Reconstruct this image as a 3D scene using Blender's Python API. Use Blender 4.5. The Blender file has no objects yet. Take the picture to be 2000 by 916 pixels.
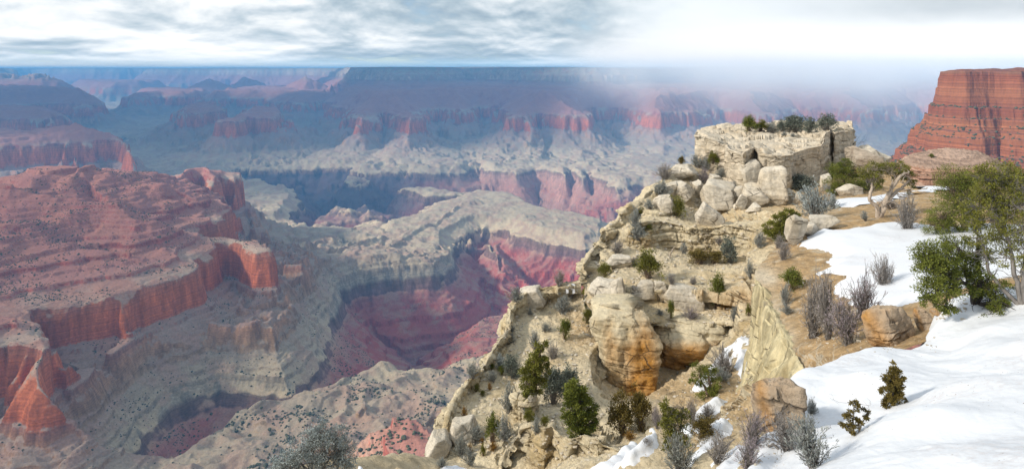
import bpy, bmesh, math, random
import numpy as np
from mathutils import Vector, Matrix

# ------------------------------------------------------------------ camera
SC = bpy.context.scene
COL = SC.collection
FOC, CU, HZ = 1192.0, 1000.0, 135.0      # focal length and centre column of the 2000 px wide photograph, horizon row
cam = bpy.data.cameras.new('camera')
cam.sensor_width = 36.0
cam.lens = 36.0 * FOC / 2000.0
cam.shift_y = -(458.0 - HZ) / 2000.0     # level camera, view shifted down so the horizon sits high
cam.clip_start = 0.3
cam.clip_end = 150000.0
camo = bpy.data.objects.new('camera', cam)
COL.objects.link(camo)
camo.rotation_euler = (math.radians(90), 0, 0)
SC.camera = camo

# ------------------------------------------------------------------ sun, sky, exposure
SUN_AZ, SUN_EL = math.radians(-108), math.radians(31)     # azimuth from +Y (view axis), negative = left
sdir = Vector((math.sin(SUN_AZ) * math.cos(SUN_EL), math.cos(SUN_AZ) * math.cos(SUN_EL), math.sin(SUN_EL)))
sl = bpy.data.lights.new('sun', 'SUN')
sl.energy = 3.6
sl.angle = math.radians(6)
sl.color = (1.0, 0.93, 0.82)
so = bpy.data.objects.new('sun', sl)
COL.objects.link(so)
so.rotation_euler = sdir.to_track_quat('Z', 'Y').to_euler()
so.location = sdir * 500

SC.view_settings.view_transform = 'Standard'
SC.view_settings.look = 'None'
SC.view_settings.exposure = 0.58
SC.view_settings.gamma = 1.0
SC.cycles.use_denoising = True
SC.cycles.max_bounces = 13
SC.cycles.diffuse_bounces = 2
SC.cycles.volume_bounces = 12
SC.cycles.transparent_max_bounces = 8
SC.cycles.volume_max_steps = 256


class NT:
    """small helper round a node tree"""
    def __init__(s, tree):
        s.t = tree
        s.t.nodes.clear()

    def n(s, typ, **kw):
        nd = s.t.nodes.new(typ)
        for k, v in kw.items():
            if k.startswith('i_'):
                key = k[2:]
                key = int(key) if key.isdigit() else key
                nd.inputs[key].default_value = v
            else:
                setattr(nd, k, v)
        return nd

    def l(s, a, b):
        s.t.links.new(a, b)

    def put(s, sock, v):
        if hasattr(v, 'is_output'):
            s.l(v, sock)
        elif v is not None:
            sock.default_value = v

    def math(s, op, a, b=None, c=None, clamp=False):
        nd = s.n('ShaderNodeMath', operation=op, use_clamp=clamp)
        s.put(nd.inputs[0], a)
        s.put(nd.inputs[1], b)
        s.put(nd.inputs[2], c)
        return nd.outputs[0]

    def vmath(s, op, a, b=None):
        nd = s.n('ShaderNodeVectorMath', operation=op)
        s.put(nd.inputs[0], a)
        s.put(nd.inputs[1], b)
        return nd.outputs[0]

    def noise(s, vec, scale, detail=4, rough=0.55, dist=0.0):
        nd = s.n('ShaderNodeTexNoise')
        s.put(nd.inputs['Vector'], vec)
        nd.inputs['Scale'].default_value = scale
        nd.inputs['Detail'].default_value = detail
        nd.inputs['Roughness'].default_value = rough
        nd.inputs['Distortion'].default_value = dist
        return nd.outputs['Fac']

    def voro(s, vec, scale, feature='F1', rand=1.0):
        nd = s.n('ShaderNodeTexVoronoi', feature=feature)
        s.put(nd.inputs['Vector'], vec)
        nd.inputs['Scale'].default_value = scale
        nd.inputs['Randomness'].default_value = rand
        return nd

    def ramp(s, fac, stops, interp='LINEAR'):
        nd = s.n('ShaderNodeValToRGB')
        cr = nd.color_ramp
        cr.interpolation = interp
        while len(cr.elements) < len(stops):
            cr.elements.new(0.5)
        for e, (p, c) in zip(cr.elements, stops):
            e.position = p
            e.color = (*c, 1) if len(c) == 3 else c
        s.put(nd.inputs[0], fac)
        return nd.outputs[0]

    def mapr(s, v, a, b, c=0.0, d=1.0, smooth=False):
        nd = s.n('ShaderNodeMapRange', interpolation_type='SMOOTHSTEP' if smooth else 'LINEAR')
        s.put(nd.inputs[0], v)
        for i, x in zip((1, 2, 3, 4), (a, b, c, d)):
            s.put(nd.inputs[i], x)
        return nd.outputs[0]

    def mix(s, fac, a, b, mode='MIX'):
        nd = s.n('ShaderNodeMix', data_type='RGBA', blend_type=mode)
        s.put(nd.inputs[0], fac)
        for i, c in ((6, a), (7, b)):
            if isinstance(c, tuple) and len(c) == 3:
                c = (*c, 1)
            s.put(nd.inputs[i], c)
        return nd.outputs[2]

    def scalev(s, vec, v3):
        return s.vmath('MULTIPLY', vec, v3)


def build_world():
    w = bpy.data.worlds.new('World')
    SC.world = w
    w.use_nodes = True
    g = NT(w.node_tree)
    out = g.n('ShaderNodeOutputWorld')
    bg = g.n('ShaderNodeBackground')
    sky = g.n('ShaderNodeTexSky', sky_type='NISHITA', sun_disc=False)
    sky.sun_elevation = SUN_EL
    sky.sun_rotation = SUN_AZ
    sky.altitude = 2200
    sky.air_density = 1.0
    sky.dust_density = 0.6
    sky.ozone_density = 1.5
    tc = g.n('ShaderNodeTexCoord')
    sep = g.n('ShaderNodeSeparateXYZ')
    g.l(tc.outputs['Generated'], sep.inputs[0])
    x, y, z = sep.outputs
    el = g.math('MAXIMUM', z, 0.0)
    az = g.math('ARCTAN2', x, y)                     # 0 along the view axis, + to the east (right)
    # cloud field in azimuth and (stretched) elevation: puffs overhead, flatter towards the horizon
    ly = g.math('MULTIPLY', g.math('LOGARITHM', g.math('ADD', el, 0.022), math.e), 1.7)

    def field(dy, f, seed, det, rough, dist):
        cv = g.n('ShaderNodeCombineXYZ')
        g.l(g.math('MULTIPLY', az, 7.0), cv.inputs[0])
        g.l(g.math('ADD', ly, dy), cv.inputs[1])
        cv.inputs[2].default_value = seed
        return g.noise(cv.outputs[0], f, det, rough, dist)
    a1 = field(0.0, 1.0, 2.3, 8, 0.54, 0.2)
    a2 = field(0.16, 1.0, 2.3, 8, 0.54, 0.2)
    big = field(0.0, 0.42, 7.1, 4, 0.5, 0.3)
    lit = g.math('SUBTRACT', a1, a2)                       # upper edges of the puffs catch the light
    val = g.math('ADD', g.math('MULTIPLY', a1, 0.62), g.math('MULTIPLY', big, 0.38))
    tv = g.math('ADD', g.mapr(val, 0.34, 0.68), g.math('MULTIPLY', lit, 1.7))
    tv = g.math('ADD', tv, g.mapr(az, -0.75, -0.35, 0.22, 0.0))
    tone = g.ramp(tv, [(0.0, (0.36, 0.46, 0.55)), (0.25, (0.50, 0.60, 0.67)), (0.48, (0.70, 0.77, 0.82)), (0.72, (0.93, 0.96, 0.97)), (1.0, (1.12, 1.10, 1.05))])
    # the squall to the right: smooth milky cloud, greyer far right
    az2 = g.math('ADD', az, g.math('MULTIPLY', g.math('SUBTRACT', big, 0.5), 0.30))
    sq = g.mapr(g.math('SUBTRACT', az2, g.math('MULTIPLY', el, 0.9)), -0.02, 0.24, 0, 1, True)
    milk = g.ramp(az2, [(0.0, (0.86, 0.95, 1.0)), (0.22, (1.0, 1.05, 1.07)), (0.42, (0.84, 0.90, 0.94)), (0.60, (0.62, 0.68, 0.72)), (1.0, (0.56, 0.61, 0.66))])
    milk = g.mix(g.mapr(tv, 0.2, 0.9, 0.0, 0.35), milk, (0.95, 0.98, 1.0))
    milk = g.mix(g.math('MULTIPLY', g.mapr(el, 0.05, 0.0, 0, 1, True), 0.5), milk, (0.78, 0.86, 0.93))
    cloud = g.mix(sq, tone, milk)
    # openings of clear sky, and a pale band along the horizon
    cover = g.mapr(val, 0.33, 0.41, 0.45, 1.0, True)
    cover = g.math('MAXIMUM', cover, sq)
    band = g.math('MULTIPLY', g.mapr(el, 0.022, 0.004, 0, 1, True), g.math('SUBTRACT', 1.0, sq))
    bandc = g.mix(g.mapr(az, -0.55, -0.05, 0, 1), (0.86, 0.92, 0.90), (0.50, 0.72, 0.84))
    cloud = g.mix(g.math('MULTIPLY', band, 0.75), cloud, bandc)
    cover = g.math('MAXIMUM', cover, band)
    skyc = g.n('ShaderNodeVectorMath', operation='SCALE')
    g.l(sky.outputs[0], skyc.inputs[0]); skyc.inputs['Scale'].default_value = 1.0
    # Background strength 0.1: clouds are expressed in the sky's units
    cl = g.n('ShaderNodeVectorMath', operation='SCALE')
    g.l(cloud, cl.inputs[0]); cl.inputs['Scale'].default_value = 7.0
    # overhead the deck is thinner and dimmer
    cl2 = g.mix(g.mapr(el, 0.15, 0.7, 0, 0.45), cl.outputs[0], (2.6, 3.3, 4.2))
    fin = g.mix(cover, skyc.outputs[0], cl2)
    g.l(fin, bg.inputs[0])
    bg.inputs[1].default_value = 0.10
    g.l(bg.outputs[0], out.inputs[0])


build_world()


# ------------------------------------------------------------------ helpers
def tag(o, label=None, cat=None, group=None, kind=None):
    if label: o['label'] = label
    if cat: o['category'] = cat
    if group: o['group'] = group
    if kind: o['kind'] = kind
    return o


def link(name, me, mat=None, parent=None):
    if mat is not None and not me.materials:
        me.materials.append(mat)
    o = bpy.data.objects.new(name, me)
    COL.objects.link(o)
    if parent is not None:
        o.parent = parent
    return o


def mesh_np(name, V, F, smooth=True, attrs=None):
    """mesh from numpy arrays; F is (n,3) or (n,4)"""
    me = bpy.data.meshes.new(name)
    V = np.asarray(V, np.float32)
    F = np.asarray(F, np.int32)
    n, k = F.shape
    me.vertices.add(len(V))
    me.vertices.foreach_set('co', V.ravel())
    me.loops.add(n * k)
    me.loops.foreach_set('vertex_index', F.ravel())
    me.polygons.add(n)
    me.polygons.foreach_set('loop_start', np.arange(0, n * k, k, dtype=np.int32))
    me.polygons.foreach_set('loop_total', np.full(n, k, np.int32))
    me.polygons.foreach_set('use_smooth', np.full(n, smooth, bool))
    me.update(calc_edges=True)
    for a, arr in (attrs or {}).items():
        at = me.attributes.new(a, 'FLOAT', 'POINT')
        at.data.foreach_set('value', np.asarray(arr, np.float32))
    return me


def grid_faces(nr, nc):
    i = np.arange(nr - 1)[:, None] * nc + np.arange(nc - 1)[None, :]
    i = i.ravel()
    return np.stack([i, i + 1, i + 1 + nc, i + nc], 1)


def _h(ix, iy, iz, seed):
    h = (ix.astype(np.uint32) * np.uint32(374761393) + iy.astype(np.uint32) * np.uint32(668265263)
         + iz.astype(np.uint32) * np.uint32(2147483647) + np.uint32(seed * 974711 + 13))
    h = (h ^ (h >> np.uint32(13))) * np.uint32(1274126177)
    h = h ^ (h >> np.uint32(16))
    return (h & np.uint32(0xffff)).astype(np.float32) / 65535.0


def vn2(x, y, seed=0):
    """2-D value noise in 0..1"""
    x = np.asarray(x, np.float32); y = np.asarray(y, np.float32)
    xi, yi = np.floor(x), np.floor(y)
    fx, fy = x - xi, y - yi
    xi = xi.astype(np.int64); yi = yi.astype(np.int64)
    ux, uy = fx * fx * fx * (fx * (fx * 6 - 15) + 10), fy * fy * fy * (fy * (fy * 6 - 15) + 10)
    z = np.zeros_like(xi)
    a, b = _h(xi, yi, z, seed), _h(xi + 1, yi, z, seed)
    c, d = _h(xi, yi + 1, z, seed), _h(xi + 1, yi + 1, z, seed)
    return (a + (b - a) * ux) * (1 - uy) + (c + (d - c) * ux) * uy


def vn3(x, y, z, seed=0):
    x = np.asarray(x, np.float32); y = np.asarray(y, np.float32); z = np.asarray(z, np.float32)
    xi, yi, zi = np.floor(x), np.floor(y), np.floor(z)
    fx, fy, fz = x - xi, y - yi, z - zi
    xi = xi.astype(np.int64); yi = yi.astype(np.int64); zi = zi.astype(np.int64)
    u, v, w = (f * f * (3 - 2 * f) for f in (fx, fy, fz))
    r = 0
    for dz, wz in ((0, 1 - w), (1, w)):
        a, b = _h(xi, yi, zi + dz, seed), _h(xi + 1, yi, zi + dz, seed)
        c, d = _h(xi, yi + 1, zi + dz, seed), _h(xi + 1, yi + 1, zi + dz, seed)
        r = r + wz * ((a + (b - a) * u) * (1 - v) + (c + (d - c) * u) * v)
    return r


def fbm2(x, y, oct=4, seed=0, gain=0.5):
    s, a, t = 0, 1.0, 0
    for k in range(oct):
        s = s + a * vn2(x * 2 ** k + 17.3 * k, y * 2 ** k - 9.1 * k, seed + k)
        t += a
        a *= gain
    return s / t


def fbm3(p, f, oct=3, seed=0, gain=0.5):
    s, a, t = 0, 1.0, 0
    for k in range(oct):
        q = p * (f * 2 ** k) + 11.7 * k
        s = s + a * vn3(q[..., 0], q[..., 1], q[..., 2], seed + k)
        t += a
        a *= gain
    return s / t


def sstep(a, b, x):
    t = np.clip((x - a) / (b - a), 0, 1)
    return t * t * (3 - 2 * t)


def at(u, v, d):
    """the point at forward distance d in the direction of photo pixel (u, v)"""
    return np.array(((u - CU) / FOC * d, d, -(v - HZ) / FOC * d))


def base_mat(name):
    m = bpy.data.materials.new(name)
    m.use_nodes = True
    g = NT(m.node_tree)
    out = g.n('ShaderNodeOutputMaterial')
    b = g.n('ShaderNodeBsdfPrincipled')
    b.inputs['Roughness'].default_value = 0.95
    b.inputs['Specular IOR Level'].default_value = 0.15
    g.l(b.outputs[0], out.inputs[0])
    return m, g, b


def bump(g, b, h, dist, strength=0.6):
    bn = g.n('ShaderNodeBump')
    bn.inputs['Distance'].default_value = dist
    bn.inputs['Strength'].default_value = strength
    g.l(h, bn.inputs['Height'])
    g.l(bn.outputs[0], b.inputs['Normal'])

# ------------------------------------------------------------------ the canyon
# Rock layers: level X is the run in metres outward from the rim, STRAT the elevation there.
def _profile():
    xs = [-4000, -5, 0, 14, 20, 45, 52, 110, 118, 126]
    zs = [30, 0, 0, -40, -48, -62, -92, -118, -150, -205]
    rnd = random.Random(5)

    def ledges(x1, z1, n, share, wide):
        """n ledges down to (x1, z1): share of the drop taken by the small cliffs"""
        x0, z0 = xs[-1], zs[-1]
        w = [rnd.uniform(0.6, 1.5) for _ in range(n)]
        t = sum(w)
        cx, cz = x0, z0
        for q in w:
            run, drop = (x1 - x0) * q / t, (z1 - z0) * q / t
            k = share * rnd.uniform(0.7, 1.3)
            xs.append(cx + run - wide); zs.append(cz + drop * (1 - k))
            cx, cz = cx + run, cz + drop
            xs.append(cx); zs.append(cz)
    ledges(300, -290, 3, 0.25, 3)
    ledges(660, -536, 17, 0.52, 2.5)
    xs.extend([672, 680, 694, 706]); zs.extend([-541, -550, -640, -700])
    ledges(880, -835, 9, 0.75, 1.8)
    ledges(1060, -905, 4, 0.62, 2.0)
    xs.extend([1130, 1138, 1150]); zs.extend([-945, -970, -995])
    ledges(1400, -1225, 8, 0.4, 3)
    xs.extend([1600, 5000]); zs.extend([-1385, -1400])
    return np.array(xs, float), np.array(zs, float)


PX, PZ = _profile()


def kfac(d):
    return 0.6 + 0.4 * sstep(1500, 2700, d)


def zlevel(S, d, k=None):
    """strata elevation -> height: the lower layers are thinner in the near side canyon; the far side is lifted a little"""
    k = kfac(d) if k is None else k
    z = np.where(S < -550, -550 + (S + 550) * k, S)
    return z + 14 * sstep(7000, 12500, d)


def P(u, v, X):
    """map position where the layer at level X is seen at photo pixel (u, v)"""
    S = np.interp(X, PX, PZ)
    lo, hi = 100.0, 60000.0
    t = (v - HZ) / FOC
    for _ in range(60):
        m = 0.5 * (lo + hi)
        if t * m < -zlevel(S, m): lo = m
        else: hi = m
    return ((u - CU) / FOC * lo, lo)


def Dp(u, d):
    return ((u - CU) / FOC * d, d)


RW, TP, RIM = 680.0, 1130.0, 0.0
FEATS = []          # (polygon, level at its outline, highest level inside, spread)


def feat(level, top, pts, spread=1.0, inn=1.0):
    out = []
    for p in pts:
        if len(p) == 2: out.append(P(p[0], p[1], level))
        else: out.append(Dp(p[0], p[2]))
    FEATS.append((np.array(out, np.float32), level, top, spread, inn))


# near left wall with its two ridges and the square butte
feat(RW, 455, [(-500, 800), (-100, 715), (0, 676), (55, 686), (92, 715), (72, 650), (48, 612), (130, 602), (210, 588), (300, 560), (383, 530),
               (388, 503), (405, 480), (440, 474), (465, 476), (500, 492), (545, 486), (567, 488), (530, 474), (430, 466), (345, 470), (318, 462), (306, 442), (292, 404),
               (285, 378), (310, 372), (390, 354), (440, 350), (458, 352), (456, 341), (400, 334), (340, 342), (296, 362), (270, 379), (200, 386), (0, 390), (-400, 394), (-1000, 440), (-1000, 700)], 1.4, 0.33)
feat(560, 400, [(-400, 470), (0, 452), (110, 448), (200, 446), (262, 446), (282, 440), (240, 424), (140, 404), (0, 394), (-400, 420)], 0.45, 0.8)
feat(480, 432, [(-300, 390), (0, 368), (60, 374), (110, 366), (190, 352), (228, 350), (205, 336), (100, 345), (0, 352), (-300, 352)], 0.7)
feat(455, 408, [(140, 356), (180, 346), (212, 342), (226, 347), (205, 333), (150, 344)], 0.6)
feat(655, 600, [(330, 362), (385, 343), (425, 345), (400, 336), (340, 345)], 1.0)
# cream crest and the long pale ridge over the red valley
feat(TP, 1020, [(560, 590), (640, 560), (668, 545), (720, 550), (790, 541), (850, 534), (878, 512), (896, 470), (940, 446), (990, 452), (1040, 470), (1100, 478), (1150, 490), (1200, 480),
                (1200, 440), (1120, 428), (1050, 412), (985, 388), (930, 378), (890, 384), (850, 408), (800, 430), (740, 452), (715, 480), (640, 492), (590, 500)], 1.15)
feat(860, 838, [(560, 500), (600, 512), (640, 508), (690, 517), (640, 499), (600, 500)], 1.2)
feat(1050, 930, [(700, 520), (770, 492), (850, 452), (905, 408), (960, 405), (930, 390), (880, 400), (830, 440), (750, 470)], 0.7)
feat(1230, 1160, [(985, 470), (1000, 500), (1010, 540), (960, 560), (950, 500)], 1.0)
# low purple hills and platforms between the butte and the gorge
feat(TP, 1050, [(250, 299), (330, 305), (420, 318), (473, 336), (466, 353), (520, 369), (552, 371), (576, 396), (572, 412), (560, 432), (500, 440), (420, 430), (300, 420), (0, 400), (-600, 400), (-600, 330), (0, 318), (200, 306)], 1.0)
feat(1240, 1150, [(600, 440), (660, 425), (730, 408), (790, 425), (800, 440), (760, 455), (680, 465), (610, 480), (570, 480)], 0.8)
feat(1240, 1150, [(640, 385), (720, 392), (760, 380), (730, 372), (650, 372)], 0.8)
# sandy hill at the foot of the near wall
feat(TP, 985, [(310, 925), (385, 850), (470, 812), (560, 786), (640, 778), (700, 746), (750, 727), (800, 740), (850, 775), (900, 800), (1100, 830), (1200, 1000), (300, 1100)], 1.6)
# red shrubby spur below the rim
feat(650, 628, [(786, 0, 930), (815, 0, 920), (880, 0, 800), (930, 0, 450), (1300, 0, 330), (960, 0, 330), (770, 0, 600), (772, 0, 850)], 0.66)
# the red side valley and the creek that drains into it
feat(TP, 1400, [(330, 912), (232, 908), (286, 852), (345, 806), (420, 776), (500, 769), (590, 767), (614, 705), (650, 622), (660, 572), (700, 556), (790, 547), (850, 540), (882, 520), (900, 482), (940, 470), (1000, 500), (1100, 520), (1300, 560), (1300, 700), (1000, 690), (900, 715), (850, 735), (800, 742), (750, 726), (700, 748), (640, 774), (560, 790), (470, 824), (395, 864)], -1.1)
feat(1290, 1170, [(845, 712), (870, 680), (930, 655), (985, 640), (1060, 620), (1100, 680), (1000, 760), (900, 760), (860, 745)], 1.0)
# north side: the Tonto platform, then the red cliffs, then the rim
feat(TP, 1062, [(-800, 275), (0, 270), (150, 268), (238, 272), (262, 282), (340, 289), (440, 302), (520, 308), (600, 309), (650, 313), (735, 318), (765, 305), (795, 302), (828, 312), (862, 336), (895, 326), (930, 322),
               (960, 330), (1000, 336), (1040, 328), (1075, 333), (1100, 345), (1118, 334), (1138, 352), (1160, 340), (1195, 372), (1250, 360), (1330, 380), (1500, 372), (1700, 330), (2300, 330),
               (2600, 0, 30000), (-1500, 0, 30000)], 1.0)
feat(TP, 1080, [(800, 372), (850, 366), (880, 372), (930, 372), (900, 382), (840, 384)], 1.3)
# talus pyramids and spurs standing on the platform
for uu, vv, ww, hh in ((1045, 283, 26, 860), (722, 296, 20, 960), (530, 262, 34, 830), (480, 276, 20, 960), (800, 268, 20, 930), (620, 262, 22, 930), (880, 286, 22, 980), (960, 276, 24, 930), (1130, 296, 24, 920), (1220, 268, 30, 900), (340, 262, 26, 960), (1300, 292, 26, 900)):
    feat(1000, hh, [(uu - ww, vv - 4), (uu, vv + 5), (uu + ww, vv - 3), (uu + 4, vv - 14)], 0.55)
# south side far left
feat(RW, 600, [(-500, 300), (0, 291), (100, 285), (190, 278), (230, 281), (246, 292), (222, 272), (100, 264), (0, 262), (-500, 262)], 0.75)
feat(655, 540, [(80, 274), (180, 270), (190, 264), (150, 258), (60, 262)], 1.0)
feat(RW, 560, [(-500, 245), (0, 236), (90, 233), (125, 236), (140, 226), (60, 222), (-500, 222)], 0.8)
feat(RW, 330, [(-600, 215), (0, 208), (90, 204), (165, 207), (215, 201), (150, 192), (-600, 185)], 1.0)
feat(330, 120, [(-600, 0, 12500), (60, 0, 12000), (130, 0, 12500), (60, 0, 14000), (-600, 0, 14500)], 1.0)
# buttes and red cliffs of the north side
feat(RW, 500, [(417, 196), (470, 191), (530, 193), (550, 203), (600, 203), (640, 197), (640, 180), (560, 178), (430, 182)], 0.6)
feat(RW, 610, [(468, 236), (500, 232), (546, 234), (560, 222), (520, 212), (490, 218)], 0.6)
feat(RW, 560, [(278, 194), (330, 189), (385, 191), (400, 182), (340, 176), (290, 180)], 0.7)
feat(RW, 600, [(340, 226), (420, 219), (440, 212), (380, 207)], 0.7)
feat(300, 105, [(568, 0, 12700), (585, 0, 12400), (600, 0, 12700), (596, 0, 13100), (575, 0, 13100)], 0.9)
feat(240, 112, [(480, 0, 15300), (492, 0, 15100), (500, 0, 15400), (490, 0, 15700)], 0.8)
feat(330, 120, [(405, 0, 14800), (420, 0, 14600), (428, 0, 15000), (412, 0, 15200)], 0.8)
feat(330, 130, [(640, 0, 13900), (668, 0, 13800), (675, 0, 14300), (645, 0, 14300)], 0.9)
feat(RW, 330, [(620, 201), (672, 206), (692, 236), (705, 228), (740, 224), (776, 229), (792, 238), (822, 216), (850, 213), (882, 215), (916, 218), (930, 208), (990, 210), (1022, 229), (1060, 224), (1100, 229), (1134, 228),
               (1148, 212), (1230, 214), (1300, 226), (1420, 214), (1500, 224), (1560, 212), (1700, 216), (1800, 205), (2000, 215), (2400, 210), (2400, 0, 26000), (620, 0, 26000)], 0.65)
feat(420, 250, [(700, 0, 9900), (760, 0, 9700), (800, 0, 10000), (870, 0, 9600), (930, 0, 10100), (1000, 0, 9400), (1080, 0, 8800), (1140, 0, 9000), (1250, 0, 9200), (1400, 0, 9500), (2400, 0, 9800), (2400, 0, 26000), (700, 0, 26000)], 0.9)
feat(RIM, -3000, [(705, 0, 10900), (760, 0, 10600), (850, 0, 10900), (905, 0, 12300), (950, 0, 12100), (1000, 0, 10900), (1080, 0, 10200), (1160, 0, 9800), (1210, 0, 10300), (1260, 0, 12500), (1400, 0, 15500), (1600, 0, 14500), (1800, 0, 17000), (2100, 0, 15000), (2600, 0, 18000),
                  (2600, 0, 60000), (300, 0, 60000), (300, 0, 22000), (430, 0, 21000), (560, 0, 19500), (660, 0, 18000)], 0.85)
feat(RIM + 40, -3000, [(-800, 0, 20000), (-200, 0, 21000), (60, 0, 24500), (180, 0, 23500), (290, 0, 24500), (400, 0, 24000), (400, 0, 60000), (-2000, 0, 60000), (-1500, 0, 20000)], 1.0)
feat(RIM + 135, 10, [(-800, 0, 15500), (-100, 0, 16500), (40, 0, 17500), (55, 0, 18500), (-100, 0, 19000), (-800, 0, 19500)], 1.0)
feat(RW, 400, [(150, 0, 17500), (230, 0, 16500), (300, 0, 17000), (330, 0, 18500), (260, 0, 20500), (150, 0, 20500)], 1.1)


def sdf(px, py, poly):
    """signed distance to a closed polygon and the run along its outline to the nearest point"""
    n = len(poly)
    best = np.full(px.shape, 1e18, np.float32)
    bt = np.zeros(px.shape, np.float32)
    inside = np.zeros(px.shape, bool)
    run = 0.0
    for i in range(n):
        a, b = poly[i], poly[(i + 1) % n]
        ex, ey = float(b[0] - a[0]), float(b[1] - a[1])
        L2 = ex * ex + ey * ey + 1e-9
        L = math.sqrt(L2)
        wx, wy = px - a[0], py - a[1]
        t = np.clip((wx * ex + wy * ey) / L2, 0, 1)
        d = (wx - ex * t) ** 2 + (wy - ey * t) ** 2
        m = d < best
        best[m] = d[m]
        bt[m] = run + t[m] * L
        run += L
        c = (a[1] <= py) != (b[1] <= py)
        if abs(ey) > 1e-9:
            inside ^= c & (px < a[0] + (py - a[1]) / ey * ex)
    best = np.sqrt(best)
    return np.where(inside, -best, best), bt


def canyon_height(x, y):
    shp = x.shape
    x = x.ravel().astype(np.float32); y = y.ravel().astype(np.float32)
    far = sstep(2600, 5200, y)
    vfar = sstep(7500, 11500, y)
    # wandering outlines: bays and noses at the size that belongs to each district
    wx = (fbm2(x / 240, y / 240, 4, 1) - 0.5) * 88 * (1 - far) + (fbm2(x / 950, y / 950, 3, 5) - 0.5) * 330 * far + (fbm2(x / 2600, y / 2600, 3, 7) - 0.5) * 700 * vfar
    wy = (fbm2(x / 240, y / 240, 4, 11) - 0.5) * 88 * (1 - far) + (fbm2(x / 950, y / 950, 3, 15) - 0.5) * 330 * far + (fbm2(x / 2600, y / 2600, 3, 17) - 0.5) * 700 * vfar
    qx, qy = x + wx, y + wy
    X = np.full(x.shape, 5000.0, np.float32)
    tw = (fbm2(x / 120, y / 120, 2, 71) - 0.5) * (90 + 110 * far)
    for k, (poly, lev, top, spread, infac) in enumerate(FEATS):
        sd, t = sdf(qx, qy, poly)
        t = t + tw
        lam = 140 + 200 * far + 260 * vfar
        r1 = np.abs(vn2(t / lam, sd / (lam * 5) + k * 7.7, 31 + k) * 2 - 1)          # gullies run down from the outline
        r2 = np.abs(vn2(t / (lam * 0.37) + 3.3, sd / (lam * 3) + k * 3.1, 61 + k) * 2 - 1)
        r3 = np.abs(vn2(t / (lam * 0.15) + 1.3, sd / lam + k * 5.1, 91 + k) * 2 - 1)
        out = np.maximum(sd, 0)
        o1, o2 = np.minimum(out, 90), np.minimum(out, 200)
        grow = out * spread * (0.74 + 0.5 * r1 + (0.2 + 0.14 * far) * r2) + (o1 * 0.5 + 14) * (r1 - 0.4) * (0.8 + 0.7 * far) \
            + (15 + 0.08 * o2) * (r2 - 0.4) * (1.0 + 0.3 * far) + (6 + (0.03 + 0.10 * far) * o2) * (r3 - 0.4)
        if spread < 0:          # a valley: its outline is at level lev and it deepens inwards, steep banks outside
            cv = np.where(sd > 0, lev - sd * 3.2, lev - sd * (-spread) * (0.8 + 0.4 * r1) + 4 * (r2 - 0.4))
            X = np.maximum(X, np.minimum(cv, top - 225 * (1 - sstep(1550, 2050, y))))
            continue
        inn = np.minimum(sd, 0) * (0.9 + 0.25 * r1) * infac
        Xi = np.where(sd > 0, lev + grow, lev + inn + 7 * (r2 - 0.4))
        Xi = np.maximum(Xi, top + 6 * (r2 + r1))
        X = np.minimum(X, Xi)
    X = X + (fbm2(x / 330, y / 330, 4, 43) - 0.5) * 150 * far + (fbm2(x / 60, y / 60, 3, 41) - 0.5) * (8 + 42 * far) + (fbm2(x / 17, y / 17, 2, 45) - 0.5) * 3 * (1 - far)
    X = X + (fbm2(x / 170, y / 170, 4, 49) - 0.5) * 95 * (1 - far) * sstep(690, 630, X)
    # talus chutes break the red cliff here and there
    ch = 0.82 * sstep(0.55, 0.68, fbm2(x / (75 + 130 * far), y / (75 + 130 * far), 3, 47))
    dX = np.maximum(X - RW, 0)
    X = np.where(X > RW, RW + dX * ((1 - ch) + ch * sstep(0, 230, dX)), X)
    S = np.interp(X, PX, PZ).astype(np.float32)
    # thin ledges
    led = 1 - sstep(-800, -850, S)
    S = S + led * (1.5 * np.sin(S * (2 * math.pi / 11.0)) + 0.8 * np.sin(S * (2 * math.pi / 5.3) + 1.0))
    z = zlevel(S, y)
    rid = 1 - np.abs(fbm2(x / 620, y / 620, 4, 53, 0.55) * 2 - 1)
    slope_z = (fbm2(x / 190, y / 190, 4, 51) - 0.5) * 22 * (0.5 + 0.6 * far) + (fbm2(x / 24, y / 24, 3, 55) - 0.5) * 4 + (rid - 0.8) * 55 * far * sstep(1280, 1150, X) * sstep(900, 1010, X)
    rid2 = 1 - np.abs(fbm2(x / 105, y / 105, 4, 59, 0.55) * 2 - 1)
    z = z + (rid2 - 0.75) * 30 * (1 - far) * sstep(700, 830, X) * sstep(1500, 1200, X)
    z = z + slope_z * sstep(-560, -760, S) + (fbm2(x / 9, y / 9, 2, 58) - 0.5) * 1.5
    z = z + (fbm2(x / 3500, y / 3500, 4, 81) - 0.5) * 70 * vfar * sstep(140, 20, X)
    return X.reshape(shp), S.reshape(shp), z.reshape(shp)


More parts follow.
